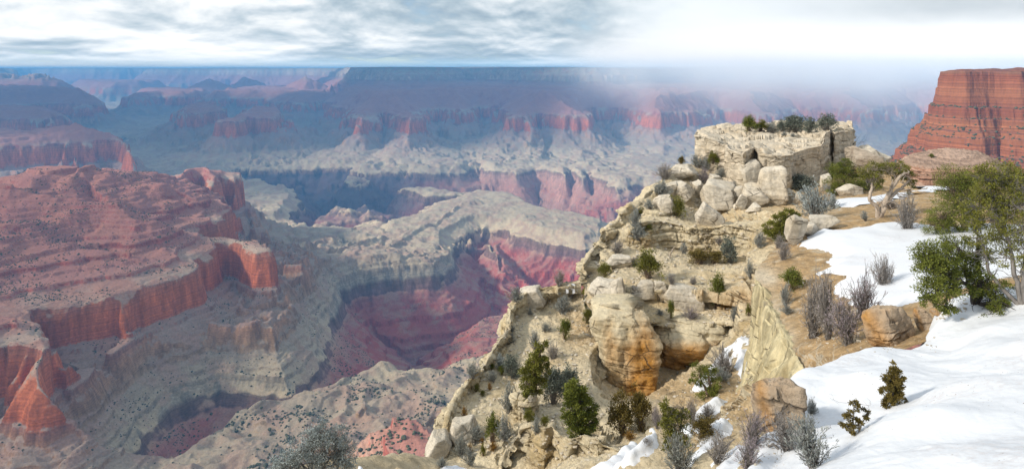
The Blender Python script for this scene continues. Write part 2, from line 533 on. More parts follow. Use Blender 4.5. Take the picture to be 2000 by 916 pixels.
def mat_canyon():
    m, g, b = base_mat('canyon_rock')
    geo = g.n('ShaderNodeNewGeometry')
    pos = geo.outputs['Position']
    st = g.n('ShaderNodeAttribute', attribute_name='strat').outputs['Fac']
    dark = g.n('ShaderNodeAttribute', attribute_name='schist').outputs['Fac']
    nz = g.n('ShaderNodeSeparateXYZ')
    g.l(geo.outputs['Normal'], nz.inputs[0])
    wob = g.noise(pos, 0.006, 4)
    fine = g.noise(pos, 0.05, 4, 0.6)
    s2 = g.math('ADD', st, g.math('MULTIPLY', g.math('SUBTRACT', wob, 0.5), 30.0))
    f = g.mapr(s2, -1400, 50)

    def q(z): return (z + 1400) / 1450.0
    cliff = g.ramp(f, [(q(-1400), (0.06, 0.05, 0.06)), (q(-1250), (0.16, 0.06, 0.07)), (q(-1160), (0.34, 0.075, 0.06)), (q(-1090), (0.40, 0.085, 0.065)), (q(-1030), (0.36, 0.09, 0.075)), (q(-995), (0.20, 0.11, 0.10)),
                       (q(-950), (0.20, 0.13, 0.10)), (q(-935), (0.34, 0.30, 0.22)), (q(-800), (0.36, 0.22, 0.13)), (q(-745), (0.40, 0.22, 0.13)), (q(-706), (0.34, 0.16, 0.11)), (q(-690), (0.46, 0.125, 0.05)),
                       (q(-600), (0.50, 0.145, 0.06)), (q(-556), (0.40, 0.15, 0.085)), (q(-540), (0.36, 0.11, 0.08)), (q(-420), (0.33, 0.09, 0.07)), (q(-300), (0.36, 0.10, 0.065)), (q(-212), (0.34, 0.13, 0.09)),
                       (q(-200), (0.46, 0.34, 0.24)), (q(-120), (0.42, 0.29, 0.20)), (q(-60), (0.40, 0.31, 0.22)), (q(0), (0.30, 0.28, 0.20))])
    talus = g.ramp(f, [(q(-1400), (0.09, 0.075, 0.07)), (q(-1270), (0.18, 0.13, 0.12)), (q(-1190), (0.28, 0.10, 0.085)), (q(-1100), (0.36, 0.085, 0.065)), (q(-1010), (0.32, 0.12, 0.10)), (q(-950), (0.50, 0.395, 0.255)),
                       (q(-900), (0.40, 0.325, 0.22)), (q(-820), (0.31, 0.24, 0.175)), (q(-720), (0.32, 0.225, 0.175)), (q(-660), (0.31, 0.21, 0.17)), (q(-552), (0.40, 0.30, 0.22)), (q(-520), (0.36, 0.165, 0.13)), (q(-420), (0.33, 0.14, 0.11)),
                       (q(-290), (0.32, 0.14, 0.11)), (q(-205), (0.30, 0.20, 0.15)), (q(-100), (0.36, 0.30, 0.22)), (q(0), (0.20, 0.20, 0.14))])
    fl = g.mapr(g.math('ADD', nz.outputs[2], g.math('MULTIPLY', g.math('SUBTRACT', fine, 0.5), 0.35)), 0.50, 0.74, 0, 1, True)
    pk = g.n('ShaderNodeAttribute', attribute_name='pink').outputs['Fac']
    pk = g.math('MULTIPLY', pk, g.mapr(st, -945, -985, 0, 1))
    cliff = g.mix(g.math('MULTIPLY', pk, 0.8), cliff, (0.43, 0.25, 0.19))
    talus = g.mix(g.math('MULTIPLY', pk, 0.55), talus, (0.40, 0.24, 0.18))
    colr = g.mix(fl, cliff, talus)
    pat = g.mapr(g.noise(pos, 0.012, 5, 0.6, 0.5), 0.42, 0.62, 0, 0.65, True)
    colr = g.mix(g.math('MULTIPLY', pat, fl), colr, g.mix(g.mapr(st, -500, -900), (0.37, 0.165, 0.115), (0.33, 0.215, 0.16)))
    # dark crystalline rock of the inner gorge in one district only
    dk = g.math('MULTIPLY', dark, g.mapr(st, -965, -1000, 0, 1, True))
    colr = g.mix(g.math('MULTIPLY', dk, 0.85), colr, (0.10, 0.085, 0.095))
    # thin beds
    zc = g.n('ShaderNodeCombineXYZ')
    g.l(g.math('ADD', st, g.math('MULTIPLY', wob, 25.0)), zc.inputs[2])
    bed = g.noise(zc.outputs[0], 0.16, 5, 0.7)
    vp = g.scalev(pos, (0.09, 0.09, 0.010))
    streak = g.noise(vp, 1.0, 4, 0.6)
    steep = g.math('SUBTRACT', 1.0, fl)
    v1 = g.mapr(bed, 0.3, 0.7, 0.62, 1.3)
    v2 = g.mapr(streak, 0.3, 0.7, 0.68, 1.25)
    v2 = g.math('MULTIPLY', v2, g.mapr(g.noise(g.scalev(pos, (0.02, 0.02, 0.003)), 1.0, 4, 0.6), 0.32, 0.66, 0.70, 1.22))
    shade = g.math('ADD', g.math('MULTIPLY', steep, g.math('SUBTRACT', g.math('MULTIPLY', v1, v2), 1.0)), 1.0)
    grain = g.mapr(g.noise(pos, 0.22, 4, 0.7), 0.3, 0.7, 0.78, 1.2)
    shade = g.math('MULTIPLY', shade, grain)
    colr = g.mix(1.0, colr, shade, 'MULTIPLY')
    # scattered snow on the highest far flats
    g.l(colr, b.inputs['Base Color'])
    hgt = g.math('ADD', g.math('MULTIPLY', g.noise(pos, 0.03, 6, 0.65), 8.0), g.math('MULTIPLY', g.math('MULTIPLY', bed, steep), 6.0))
    bump(g, b, hgt, 1.0, 0.7)
    return m


CAN_STEP = 1.0


def build_canyon():
    na = int(1250 / CAN_STEP)
    az = np.radians(np.linspace(-60, 54, na))
    lr = [math.log(260.0)]
    while lr[-1] < math.log(36000.0):
        r_ = math.exp(lr[-1])
        lr.append(lr[-1] + CAN_STEP * (0.0060 if r_ < 950 else 0.0017 if r_ < 3300 else 0.0030 if r_ < 13500 else 0.0050))
    rr = np.exp(np.array(lr))
    nr = len(rr)
    A, R = np.meshgrid(az, rr)
    x, y = R * np.sin(A), R * np.cos(A)
    X, S, z = canyon_height(x, y)
    V = np.stack([x, y, z], -1).reshape(-1, 3)
    u = x / np.maximum(y, 1) * FOC + CU
    schist = sstep(3600, 4600, y) * (1 - sstep(760, 900, u))
    me = mesh_np('canyon', V, grid_faces(nr, na)[:, ::-1], True, {'strat': S.ravel(), 'schist': schist.ravel(), 'pink': (sstep(4300, 5200, y) * sstep(820, 900, u)).ravel()})
    o = link('canyon_terrain', me, mat_canyon())
    tag(o, kind='structure')
    return x, y, z, X


CAN = build_canyon()


# ------------------------------------------------------------------ air
def vol_mat(name, color, density, aniso=0.0):
    m = bpy.data.materials.new(name)
    m.use_nodes = True
    g = NT(m.node_tree)
    out = g.n('ShaderNodeOutputMaterial')
    v = g.n('ShaderNodeVolumePrincipled')
    v.inputs['Color'].default_value = (*color, 1)
    v.inputs['Density'].default_value = density
    v.inputs['Anisotropy'].default_value = aniso
    g.l(v.outputs[0], out.inputs['Volume'])
    return m, g, v


def box_mesh(name, lo, hi):
    V = [(x, y, z) for x in (lo[0], hi[0]) for y in (lo[1], hi[1]) for z in (lo[2], hi[2])]
    F = [(0, 1, 3, 2), (4, 6, 7, 5), (0, 4, 5, 1), (2, 3, 7, 6), (0, 2, 6, 4), (1, 5, 7, 3)]
    return mesh_np(name, V, F, False)


def build_haze():
    m, g, v = vol_mat('haze_air', (0.15, 0.52, 1.0), 5.6e-5, 0.0)
    o = link('haze', box_mesh('haze', (-37000, -400, -1480), (37000, 37500, 72)), m)
    tag(o, kind='stuff')


build_haze()


def build_clouds():
    """clouds over the canyon (above the picture) that keep parts of it in shade"""
    m = bpy.data.materials.new('cloud_white')
    m.use_nodes = True
    g = NT(m.node_tree)
    out = g.n('ShaderNodeOutputMaterial')
    d = g.n('ShaderNodeBsdfDiffuse')
    d.inputs['Color'].default_value = (0.85, 0.86, 0.88, 1)
    tl = g.n('ShaderNodeBsdfTranslucent')
    tl.inputs['Color'].default_value = (0.85, 0.86, 0.88, 1)
    mx = g.n('ShaderNodeMixShader')
    mx.inputs[0].default_value = 0.5
    g.l(d.outputs[0], mx.inputs[1]); g.l(tl.outputs[0], mx.inputs[2]); g.l(mx.outputs[0], out.inputs[0])
    hor = Vector((sdir.x, sdir.y)).normalized()
    for k, (gx, gy, gz, lx, ly) in enumerate(((-1300, 9500, -400, 2600, 2700), (1500, 11500, -200, 2200, 1200), (-100, 7700, -600, 900, 1000), (-3300, 7300, -600, 1500, 1150), (-6000, 8500, -600, 3300, 3300), (-1500, 4900, -1000, 900, 620), (-6500, 15500, -300, 2600, 1500), (-3300, 5300, -800, 900, 800))):
        H = 2600.0
        sh = (H - gz) / math.tan(SUN_EL)
        n1, n2 = 40, 20
        th, ph = np.meshgrid(np.linspace(0, 2 * math.pi, n1), np.linspace(0, math.pi, n2))
        p = np.stack([np.cos(th) * np.sin(ph), np.sin(th) * np.sin(ph), np.cos(ph)], -1)
        w = 0.62 + 0.75 * fbm3(p, 2.2, 4, 200 + 9 * k)[..., None]
        p = p * w * np.array((lx, ly, 380.0))
        p[..., 2] = np.where(p[..., 2] < 0, p[..., 2] * 0.3, p[..., 2])
        me = mesh_np('cloud', p.reshape(-1, 3), grid_faces(n2, n1), True)
        o = link('cloud', me, m)
        o.location = (gx + hor.x * sh, gy + hor.y * sh, H)
        tag(o, kind='stuff')


build_clouds()


def build_dimming_clouds():
    """unseen thin cloud, added to dim the sun on the near rim"""
    m = bpy.data.materials.new('cloud_sun_dimmer')
    m.use_nodes = True
    g = NT(m.node_tree)
    out = g.n('ShaderNodeOutputMaterial')
    d = g.n('ShaderNodeBsdfTranslucent')
    d.inputs['Color'].default_value = (0.9, 0.9, 0.92, 1)
    tr = g.n('ShaderNodeBsdfTransparent')
    mx = g.n('ShaderNodeMixShader')
    mx.inputs[0].default_value = 0.21
    g.l(tr.outputs[0], mx.inputs[1]); g.l(d.outputs[0], mx.inputs[2]); g.l(mx.outputs[0], out.inputs[0])
    hor = Vector((sdir.x, sdir.y)).normalized()
    n1, n2 = 40, 20
    th, ph = np.meshgrid(np.linspace(0, 2 * math.pi, n1), np.linspace(0, math.pi, n2))
    p = np.stack([np.cos(th) * np.sin(ph), np.sin(th) * np.sin(ph), np.cos(ph)], -1)
    p = p * (0.8 + 0.35 * fbm3(p, 2.0, 3, 290)[..., None]) * np.array((420.0, 420.0, 90.0))
    H = 900.0
    o = link('cloud', mesh_np('cloud', p.reshape(-1, 3), grid_faces(n2, n1), True), m)
    o.location = (70 + hor.x * H / math.tan(SUN_EL), 40 + hor.y * H / math.tan(SUN_EL), H)
    tag(o, kind='stuff')
    # a second unseen cloud, added to shade the near canyon wall on the left
    m2 = m.copy()
    m2.node_tree.nodes['Mix Shader'].inputs[0].default_value = 0.30
    me2 = o.data.copy()
    me2.materials.clear()
    o2 = link('cloud', me2, m2)
    H2, gz = 1500.0, -520.0
    o2.scale = (1.75, 2.0, 1.6)
    o2.location = (-1350 + hor.x * (H2 - gz) / math.tan(SUN_EL), 1420 + hor.y * (H2 - gz) / math.tan(SUN_EL), H2)
    tag(o2, kind='stuff')


build_dimming_clouds()


def build_squall():
    """snow falling over the north side: a soft white veil, densest to the right"""
    m, g, v = vol_mat('squall_air', (0.985, 0.99, 1.0), 0.0, -0.38)
    geo = g.n('ShaderNodeTexCoord')
    sep = g.n('ShaderNodeSeparateXYZ')
    g.l(geo.outputs['Generated'], sep.inputs[0])
    x, y, z = sep.outputs
    n = g.noise(g.scalev(geo.outputs['Generated'], (5.0, 2.0, 0.7)), 1.6, 5, 0.58)
    nn = g.math('SUBTRACT', n, 0.5)
    xx = g.math('ADD', x, g.math('MULTIPLY', nn, 0.34))
    f = g.math('MULTIPLY', g.mapr(xx, -0.02, 0.36, 0, 1, True), g.mapr(x, 0.0, 0.16, 0, 1, True))
    f = g.math('MULTIPLY', f, g.mapr(x, 1.0, 0.5, 0.0, 1, True))
    f = g.math('MULTIPLY', f, g.mapr(g.math('ADD', z, g.math('MULTIPLY', nn, 0.55)), 0.30, 0.80, 0.03, 1, True))
    f = g.math('MULTIPLY', f, g.mapr(g.math('ADD', z, g.math('MULTIPLY', nn, 0.3)), 0.96, 0.60, 0, 1, True))
    f = g.math('MULTIPLY', f, g.math('MULTIPLY', g.mapr(y, 0.0, 0.3, 0, 1, True), g.mapr(y, 1.0, 0.7, 0, 1, True)))
    g.l(g.math('MULTIPLY', f, 1.35e-3), v.inputs['Density'])
    o = link('snow_squall', box_mesh('snow_squall', (150, 3900, -900), (7600, 8600, 620)), m)
    tag(o, kind='stuff')


build_squall()

# ------------------------------------------------------------------ rock of the near rim
def cells(p, seed=0):
    """3-D cell pattern: (random id 0..1 of the cell, distance to the nearest joint)"""
    i0 = np.floor(p).astype(np.int64)
    f1 = np.full(p.shape[:-1], 9.0, np.float32); f2 = f1.copy(); idv = np.zeros_like(f1)
    for dx in (-1, 0, 1):
        for dy in (-1, 0, 1):
            for dz in (-1, 0, 1):
                cx, cy, cz = i0[..., 0] + dx, i0[..., 1] + dy, i0[..., 2] + dz
                qx = cx + 0.15 + 0.7 * _h(cx, cy, cz, seed + 1)
                qy = cy + 0.15 + 0.7 * _h(cx, cy, cz, seed + 2)
                qz = cz + 0.15 + 0.7 * _h(cx, cy, cz, seed + 3)
                d = np.sqrt((p[..., 0] - qx) ** 2 + (p[..., 1] - qy) ** 2 + (p[..., 2] - qz) ** 2).astype(np.float32)
                m = d < f1
                f2 = np.where(m, f1, np.minimum(f2, d))
                idv = np.where(m, _h(cx, cy, cz, seed + 4), idv)
                f1 = np.where(m, d, f1)
    return idv, f2 - f1


def beds(p, hz, wd, seed=0, ang=0.5):
    """layered rock split by two sets of upright joints: (block id, bed id, distance to the nearest joint in m)"""
    x, y, z = p[..., 0], p[..., 1], p[..., 2]
    zz = z / hz + 0.9 * vn2(z / (hz * 2.3), z * 0, seed + 1)
    lay = np.floor(zz)
    fz = zz - lay
    li = lay.astype(np.int64); z0 = np.zeros_like(li)
    w = wd * (0.55 + 1.1 * _h(li, z0, z0, seed + 2))
    c, s_ = math.cos(ang), math.sin(ang)
    a = (x * c + y * s_) / w + 19 * _h(li, z0, z0, seed + 3)
    b = (-x * s_ + y * c) / w + 19 * _h(li, z0, z0, seed + 4)
    a = a + 0.35 * (vn2(a * 0.7, lay * 3.3, seed + 8) - 0.5)
    ia, ib = np.floor(a), np.floor(b)
    idv = _h(li, ia.astype(np.int64), ib.astype(np.int64), seed + 5)
    e = np.minimum(np.minimum(np.minimum(a - ia, 1 - (a - ia)), np.minimum(b - ib, 1 - (b - ib))) * w, np.minimum(fz, 1 - fz) * hz)
    return idv.astype(np.float32), _h(li, z0, z0, seed + 6), e.astype(np.float32)


def grid_normals(Pn):
    a = np.gradient(Pn, axis=0); b = np.gradient(Pn, axis=1)
    n = np.cross(a, b)
    n /= np.linalg.norm(n, axis=-1, keepdims=True) + 1e-9
    return n


def _cr(A, t):
    """Catmull-Rom through A (n, ...) at parameters t in 0..n-1"""
    n = len(A)
    i = np.clip(np.floor(t).astype(int), 0, n - 2)
    f = (t - i).reshape((-1,) + (1,) * (A.ndim - 1))
    p0, p1, p2, p3 = A[np.maximum(i - 1, 0)], A[i], A[i + 1], A[np.minimum(i + 2, n - 1)]
    m1, m2 = (p2 - p0) * 0.42, (p3 - p1) * 0.42
    return p1 * (2 * f ** 3 - 3 * f ** 2 + 1) + m1 * (f ** 3 - 2 * f ** 2 + f) + p2 * (-2 * f ** 3 + 3 * f ** 2) + m2 * (f ** 3 - f ** 2)


def loft(rows, nr, nc, pix=True):
    """surface through rows of control points; each row (u, v, d) runs left to right, rows run from the back to the front"""
    A = np.array([[at(*p) if pix else p for p in r] for r in rows], float)
    G = _cr(A, np.linspace(0, len(A) - 1, nr))
    G = _cr(G.transpose(1, 0, 2), np.linspace(0, A.shape[1] - 1, nc)).transpose(1, 0, 2)
    return G.astype(np.float32)


def rows_same(*cols):
    """control columns -> rows"""
    return [list(r) for r in zip(*cols)]


def up(n):
    return n * np.where(n[..., 2:3] < 0, -1, 1)


def rocky(G, amp=0.5, blk=(1.3, 1.3, 0.5), blkamp=0.45, flat=0.08, seed=0, out=None, crest=0.0, terr=0.0, thick=2.0):
    """break a smooth surface into ledges, joints and rubble: beds of blocks where it is steep, stones where it is flat"""
    if terr:
        m = sstep(0.40, 0.56, fbm3(G, 0.11, 3, seed + 60))
        zz = G[..., 2] / thick + 1.6 * fbm3(G, 0.10, 3, seed + 61)
        f = zz - np.floor(zz)
        st = sstep(0.36, 0.64, f) - f
        G = G.copy()
        G[..., 2] += st * thick * terr * m
    n = grid_normals(G)
    if out is None:
        n = up(n)
    else:
        s = np.sign((n * np.array(out)).sum(-1, keepdims=True)); s[s == 0] = 1
        n = n * s
    steep = 1 - sstep(0.55, 0.85, n[..., 2])
    if crest:
        r = np.arange(G.shape[0])[:, None] / (G.shape[0] - 1.0)
        steep = steep * sstep(crest * 0.9, crest * 1.5, r)
    w = (fbm3(G, 0.45, 4, seed + 3)[..., None] - 0.5)
    q = G + w * np.array((1.5, 1.5, 0.5)) * blk[2] * 1.6
    id1, ly1, e1 = beds(q, blk[2], blk[0], seed, 0.5 + seed)
    id2, ly2, e2 = beds(q, blk[2] * 0.34, blk[0] * 0.42, seed + 30, 0.9 + seed)
    d = (fbm3(G, 0.20, 5, seed + 7) - 0.5) * 2 * amp
    jm = sstep(0.35, 0.6, fbm3(G, 0.5, 2, seed + 70))
    d = d + steep * blkamp * ((id1 - 0.5) * 1.1 + (ly1 - 0.5) * 1.0 - 0.55 * (1 - sstep(0.0, 0.09, e1)) * (0.3 + 0.7 * jm))
    d = d + steep * blkamp * ((id2 - 0.5) * 0.35 + (ly2 - 0.5) * 0.35 - 0.2 * (1 - sstep(0, 0.05, e2)) * jm)
    d = d + steep * (fbm3(G, 1.1, 4, seed + 12) - 0.5) * 0.35
    idv3, e3 = cells(G / 0.33, seed + 40)
    d = d + (1 - steep) * flat * (1.6 * np.maximum(idv3 - 0.6, 0) * sstep(0.0, 0.35, e3) + (fbm3(G, 1.6, 4, seed + 9) - 0.5) * 2.4)
    return (G + n * d[..., None]).astype(np.float32), steep


GROUND_V, GROUND_F = [], []


def add_ground(G):
    g = G[::2, ::2]
    b = sum(len(v) for v in GROUND_V)
    GROUND_V.append(g.reshape(-1, 3))
    GROUND_F.append(grid_faces(g.shape[0], g.shape[1]) + b)


def mat_limestone(name='limestone', pale=(0.68, 0.58, 0.40), deep=(0.57, 0.435, 0.24), sandc=(0.56, 0.40, 0.22), rust=(0.52, 0.25, 0.055), bedding=True, speck=0.5, drip=0.25):
    m, g, b = base_mat(name)
    geo = g.n('ShaderNodeNewGeometry')
    pos = geo.outputs['Position']
    nz = g.n('ShaderNodeSeparateXYZ')
    g.l(geo.outputs['Normal'], nz.inputs[0])
    stain = g.n('ShaderNodeAttribute', attribute_name='stain').outputs['Fac']
    sand = g.n('ShaderNodeAttribute', attribute_name='sand').outputs['Fac']
    n1 = g.noise(pos, 0.32, 5, 0.6)
    n2 = g.noise(pos, 2.4, 5, 0.65)
    c = g.ramp(n1, [(0.30, deep), (0.48, pale), (0.7, tuple(min(x * 1.12, 0.8) for x in pale))])
    # weathered grey patches
    gr = g.mapr(g.noise(pos, 0.8, 4, 0.6, 0.4), 0.58, 0.70, 0, 0.40, True)
    c = g.mix(gr, c, (0.36, 0.345, 0.315))
    # thin beds
    wz = g.n('ShaderNodeCombineXYZ')
    sp = g.n('ShaderNodeSeparateXYZ')
    g.l(pos, sp.inputs[0])
    g.l(g.math('ADD', sp.outputs[2], g.math('MULTIPLY', n1, 1.6)), wz.inputs[2])
    bed = g.noise(wz.outputs[0], 3.2, 4, 0.7)
    flat = g.mapr(nz.outputs[2], 0.55, 0.8, 0, 1, True)
    if bedding:
        bd = g.mapr(bed, 0.35, 0.65, 0.74, 1.12)
        bd = g.math('ADD', g.math('MULTIPLY', g.math('SUBTRACT', 1.0, flat), g.math('SUBTRACT', bd, 1.0)), 1.0)
        c = g.mix(1.0, c, bd, 'MULTIPLY')
    # run-off streaks on upright faces
    sv = g.noise(g.scalev(pos, (1.5, 1.5, 0.16)), 1.0, 5, 0.65)
    dv = g.math('MULTIPLY', g.math('SUBTRACT', 1.0, flat), g.math('MULTIPLY', g.math('SUBTRACT', g.mapr(sv, 0.32, 0.62), 1.0), drip))
    c = g.mix(1.0, c, g.math('ADD', dv, 1.0), 'MULTIPLY')
    # iron stain
    sn = g.math('MULTIPLY', g.math('ADD', stain, g.math('MULTIPLY', g.math('SUBTRACT', g.noise(pos, 0.9, 4, 0.65), 0.62), 0.9)), 1.0, clamp=True)
    rc = g.ramp(n2, [(0.3, tuple(x * 0.75 for x in rust)), (0.6, rust), (0.8, (0.60, 0.40, 0.16))])
    c = g.mix(sn, c, rc)
    # sand and soil on the flats
    sd = g.math('MULTIPLY', g.math('MULTIPLY', sand, flat), g.mapr(g.noise(pos, 1.1, 5, 0.65), 0.30, 0.52, 0.1, 1, True))
    sc = g.ramp(n2, [(0.3, tuple(x * 0.72 for x in sandc)), (0.7, tuple(x * 1.12 for x in sandc))])
    c = g.mix(sd, c, sc)
    # lichen, grit and small dark stones
    gv = g.voro(pos, 5.5)
    gd = g.math('MULTIPLY', g.mapr(gv.outputs['Distance'], 0.16, 0.26, 1, 0), g.mapr(n1, 0.4, 0.6, 0.2, 1))
    c = g.mix(g.math('MULTIPLY', gd, speck), c, (0.24, 0.20, 0.15))
    # hairline cracks
    wp = g.vmath('ADD', pos, g.scalev(g.n('ShaderNodeTexNoise', i_Scale=0.9, i_Detail=3.0).outputs['Color'], (0.9, 0.9, 0.5)))
    cr = g.voro(g.scalev(wp, (0.55, 0.55, 1.1)), 1.0, 'DISTANCE_TO_EDGE')
    crk = g.math('MULTIPLY', g.mapr(cr.outputs['Distance'], 0.008, 0.03, 1, 0), g.math('MULTIPLY', g.mapr(g.noise(pos, 0.5, 3), 0.46, 0.60), g.mapr(flat, 0, 1, 1.0, 0.25)))
    c = g.mix(g.math('MULTIPLY', crk, 0.75), c, (0.13, 0.10, 0.07))
    c = g.mix(1.0, c, g.mapr(n2, 0.25, 0.75, 0.76, 1.2), 'MULTIPLY')
    g.l(c, b.inputs['Base Color'])
    h = g.math('ADD', g.math('MULTIPLY', g.noise(pos, 5.0, 6, 0.7), 0.16), g.math('MULTIPLY', bed, 0.06))
    h = g.math('SUBTRACT', h, g.math('MULTIPLY', crk, 0.12))
    bump(g, b, h, 1.0, 0.9)
    return m


def mat_snow():
    m, g, b = base_mat('snow')
    geo = g.n('ShaderNodeNewGeometry')
    pos = geo.outputs['Position']
    n1 = g.noise(pos, 0.35, 4, 0.5)
    n2 = g.noise(pos, 14.0, 5, 0.65)
    c = g.mix(g.math('MULTIPLY', g.mapr(n1, 0.50, 0.66, 0, 0.75, True), g.mapr(g.noise(pos, 9.0, 6, 0.75), 0.45, 0.7, 0, 1)), (0.78, 0.795, 0.82), (0.62, 0.565, 0.55))
    gv = g.voro(pos, 9.0)
    fleck = g.math('MULTIPLY', g.mapr(gv.outputs['Distance'], 0.07, 0.12, 1, 0), g.mapr(g.noise(pos, 0.8, 4), 0.50, 0.60, 0, 1))
    c = g.mix(fleck, c, (0.25, 0.18, 0.13))
    g.l(c, b.inputs['Base Color'])
    b.inputs['Roughness'].default_value = 0.7
    b.inputs['Subsurface Weight'].default_value = 0.0
    bump(g, b, g.math('ADD', g.math('MULTIPLY', n2, 0.012), g.math('MULTIPLY', g.noise(pos, 1.3, 3), 0.05)), 1.0, 0.7)
    return m


M_LIME = mat_limestone()
M_SNOW = mat_snow()
M_BOULDER = mat_limestone('boulder_stone', (0.70, 0.62, 0.50), (0.60, 0.50, 0.36), speck=0.15, bedding=True)


def pix_of(G):
    d = np.maximum(G[..., 1], 0.1)
    return CU + G[..., 0] / d * FOC, HZ - G[..., 2] / d * FOC


def blob(u, v, cu, cv, ru, rv):
    return np.exp(-(((u - cu) / ru) ** 2 + ((v - cv) / rv) ** 2))


def surface(name, G, mat, sand=None, stain=None, ground=True, kind='structure'):
    at_ = {}
    z = np.zeros(G.shape[:2], np.float32)
    at_['sand'] = (z if sand is None else sand + z).ravel()
    at_['stain'] = (z if stain is None else stain + z).ravel()
    me = mesh_np(name, G.reshape(-1, 3), grid_faces(G.shape[0], G.shape[1]), True, at_)
    o = link(name, me, mat)
    if kind: tag(o, kind=kind)
    if ground: add_ground(G)
    return o


# --- upper headland: talus, the ledge and the band of blocks
A_rows = [
    [(1168, 800, 66), (1195, 700, 70), (1225, 620, 76), (1262, 540, 84), (1300, 480, 92), (1345, 420, 96), (1450, 400, 92), (1550, 380, 90), (1620, 360, 90), (1720, 360, 90)],
    [(1138, 552, 53), (1158, 503, 57), (1180, 466, 60), (1218, 420, 63), (1262, 376, 67), (1300, 344, 71), (1342, 322, 76), (1430, 345, 72), (1540, 360, 72), (1690, 345, 76)],
    [(1140, 556, 51.5), (1164, 510, 56), (1190, 475, 58.5), (1232, 432, 60.5), (1280, 400, 63), (1320, 388, 65), (1372, 388, 66), (1450, 390, 64), (1540, 382, 64), (1660, 372, 66)],
    [(1143, 558, 50.5), (1170, 518, 54.5), (1202, 488, 57), (1248, 450, 58.5), (1292, 426, 60), (1345, 436, 60), (1400, 442, 59.5), (1460, 428, 59), (1540, 412, 57), (1640, 402, 56)],
    [(1146, 562, 50), (1175, 528, 53.5), (1210, 498, 56), (1258, 466, 57.5), (1300, 456, 58.7), (1350, 462, 59), (1405, 466, 58.6), (1465, 460, 57.5), (1535, 452, 53), (1610, 440, 50)],
    [(1148, 566, 49.6), (1180, 536, 52.8), (1216, 510, 55.2), (1264, 484, 56.8), (1306, 488, 58), (1352, 490, 58.2), (1408, 498, 57.6), (1470, 492, 55), (1530, 480, 49.5), (1590, 470, 46)],
    [(1143, 572, 49), (1182, 552, 50.5), (1225, 535, 52), (1270, 525, 53), (1310, 528, 53), (1356, 530, 52.5), (1410, 536, 51), (1470, 530, 48.5), (1510, 520, 45), (1540, 505, 42)],
    [(1140, 578, 48.3), (1180, 566, 48.6), (1226, 556, 49), (1275, 552, 49), (1318, 556, 49), (1366, 564, 48.5), (1420, 572, 47.5), (1462, 566, 46), (1490, 556, 43), (1505, 545, 40)],
    [(1150, 598, 47.6), (1184, 596, 47.6), (1230, 592, 48), (1278, 590, 48), (1322, 594, 48), (1370, 604, 47.6), (1424, 604, 46.8), (1460, 598, 45.3), (1482, 590, 42.5), (1492, 580, 40)],
    [(1160, 612, 46.6), (1190, 616, 46), (1234, 624, 45.6), (1280, 634, 45.6), (1326, 640, 45.8), (1376, 640, 45.8), (1428, 632, 45), (1458, 624, 43.8), (1478, 618, 41.5), (1488, 610, 39.5)],
    [(1168, 680, 46.2), (1196, 690, 46.2), (1240, 690, 46.8), (1286, 682, 47.6), (1332, 680, 48), (1380, 676, 47.2), (1428, 664, 45.5), (1456, 650, 43), (1474, 640, 41), (1485, 630, 39)],
    [(1172, 740, 45), (1198, 775, 43.5), (1240, 772, 44), (1290, 735, 45.5), (1338, 722, 46), (1384, 712, 45), (1425, 694, 43.5), (1452, 676, 41.5), (1472, 662, 39.5), (1483, 650, 38)],
    [(1172, 800, 41), (1205, 812, 40), (1246, 806, 40), (1296, 790, 40.5), (1342, 772, 40.5), (1386, 750, 40), (1424, 725, 39), (1450, 705, 38), (1470, 690, 37), (1480, 680, 36)],
]
GA = loft(A_rows, 520, 420)
ua, va = pix_of(GA)
GA2, _st = rocky(GA, 0.75, (1.7, 1.7, 0.9), 0.7, 0.14, 5, crest=0.06, terr=0.5, thick=1.7)
sandA = 0.25 + 0.75 * np.clip(blob(ua, va, 1330, 745, 70, 45) + blob(ua, va, 1480, 462, 60, 30) + blob(ua, va, 1420, 430, 60, 14) + blob(ua, va, 1560, 400, 60, 30), 0, 1)
stainA = np.clip(0.75 * blob(ua, va, 1330, 775, 45, 25) + 0.3 * blob(ua, va, 1400, 590, 60, 30) + 0.25 * blob(ua, va, 1320, 470, 90, 25) + 0.35 * blob(ua, va, 1148, 590, 14, 25) + 0.3 * blob(ua, va, 1470, 580, 50, 60), 0, 1)
surface('headland_slope', GA2, M_LIME, sandA, stainA)

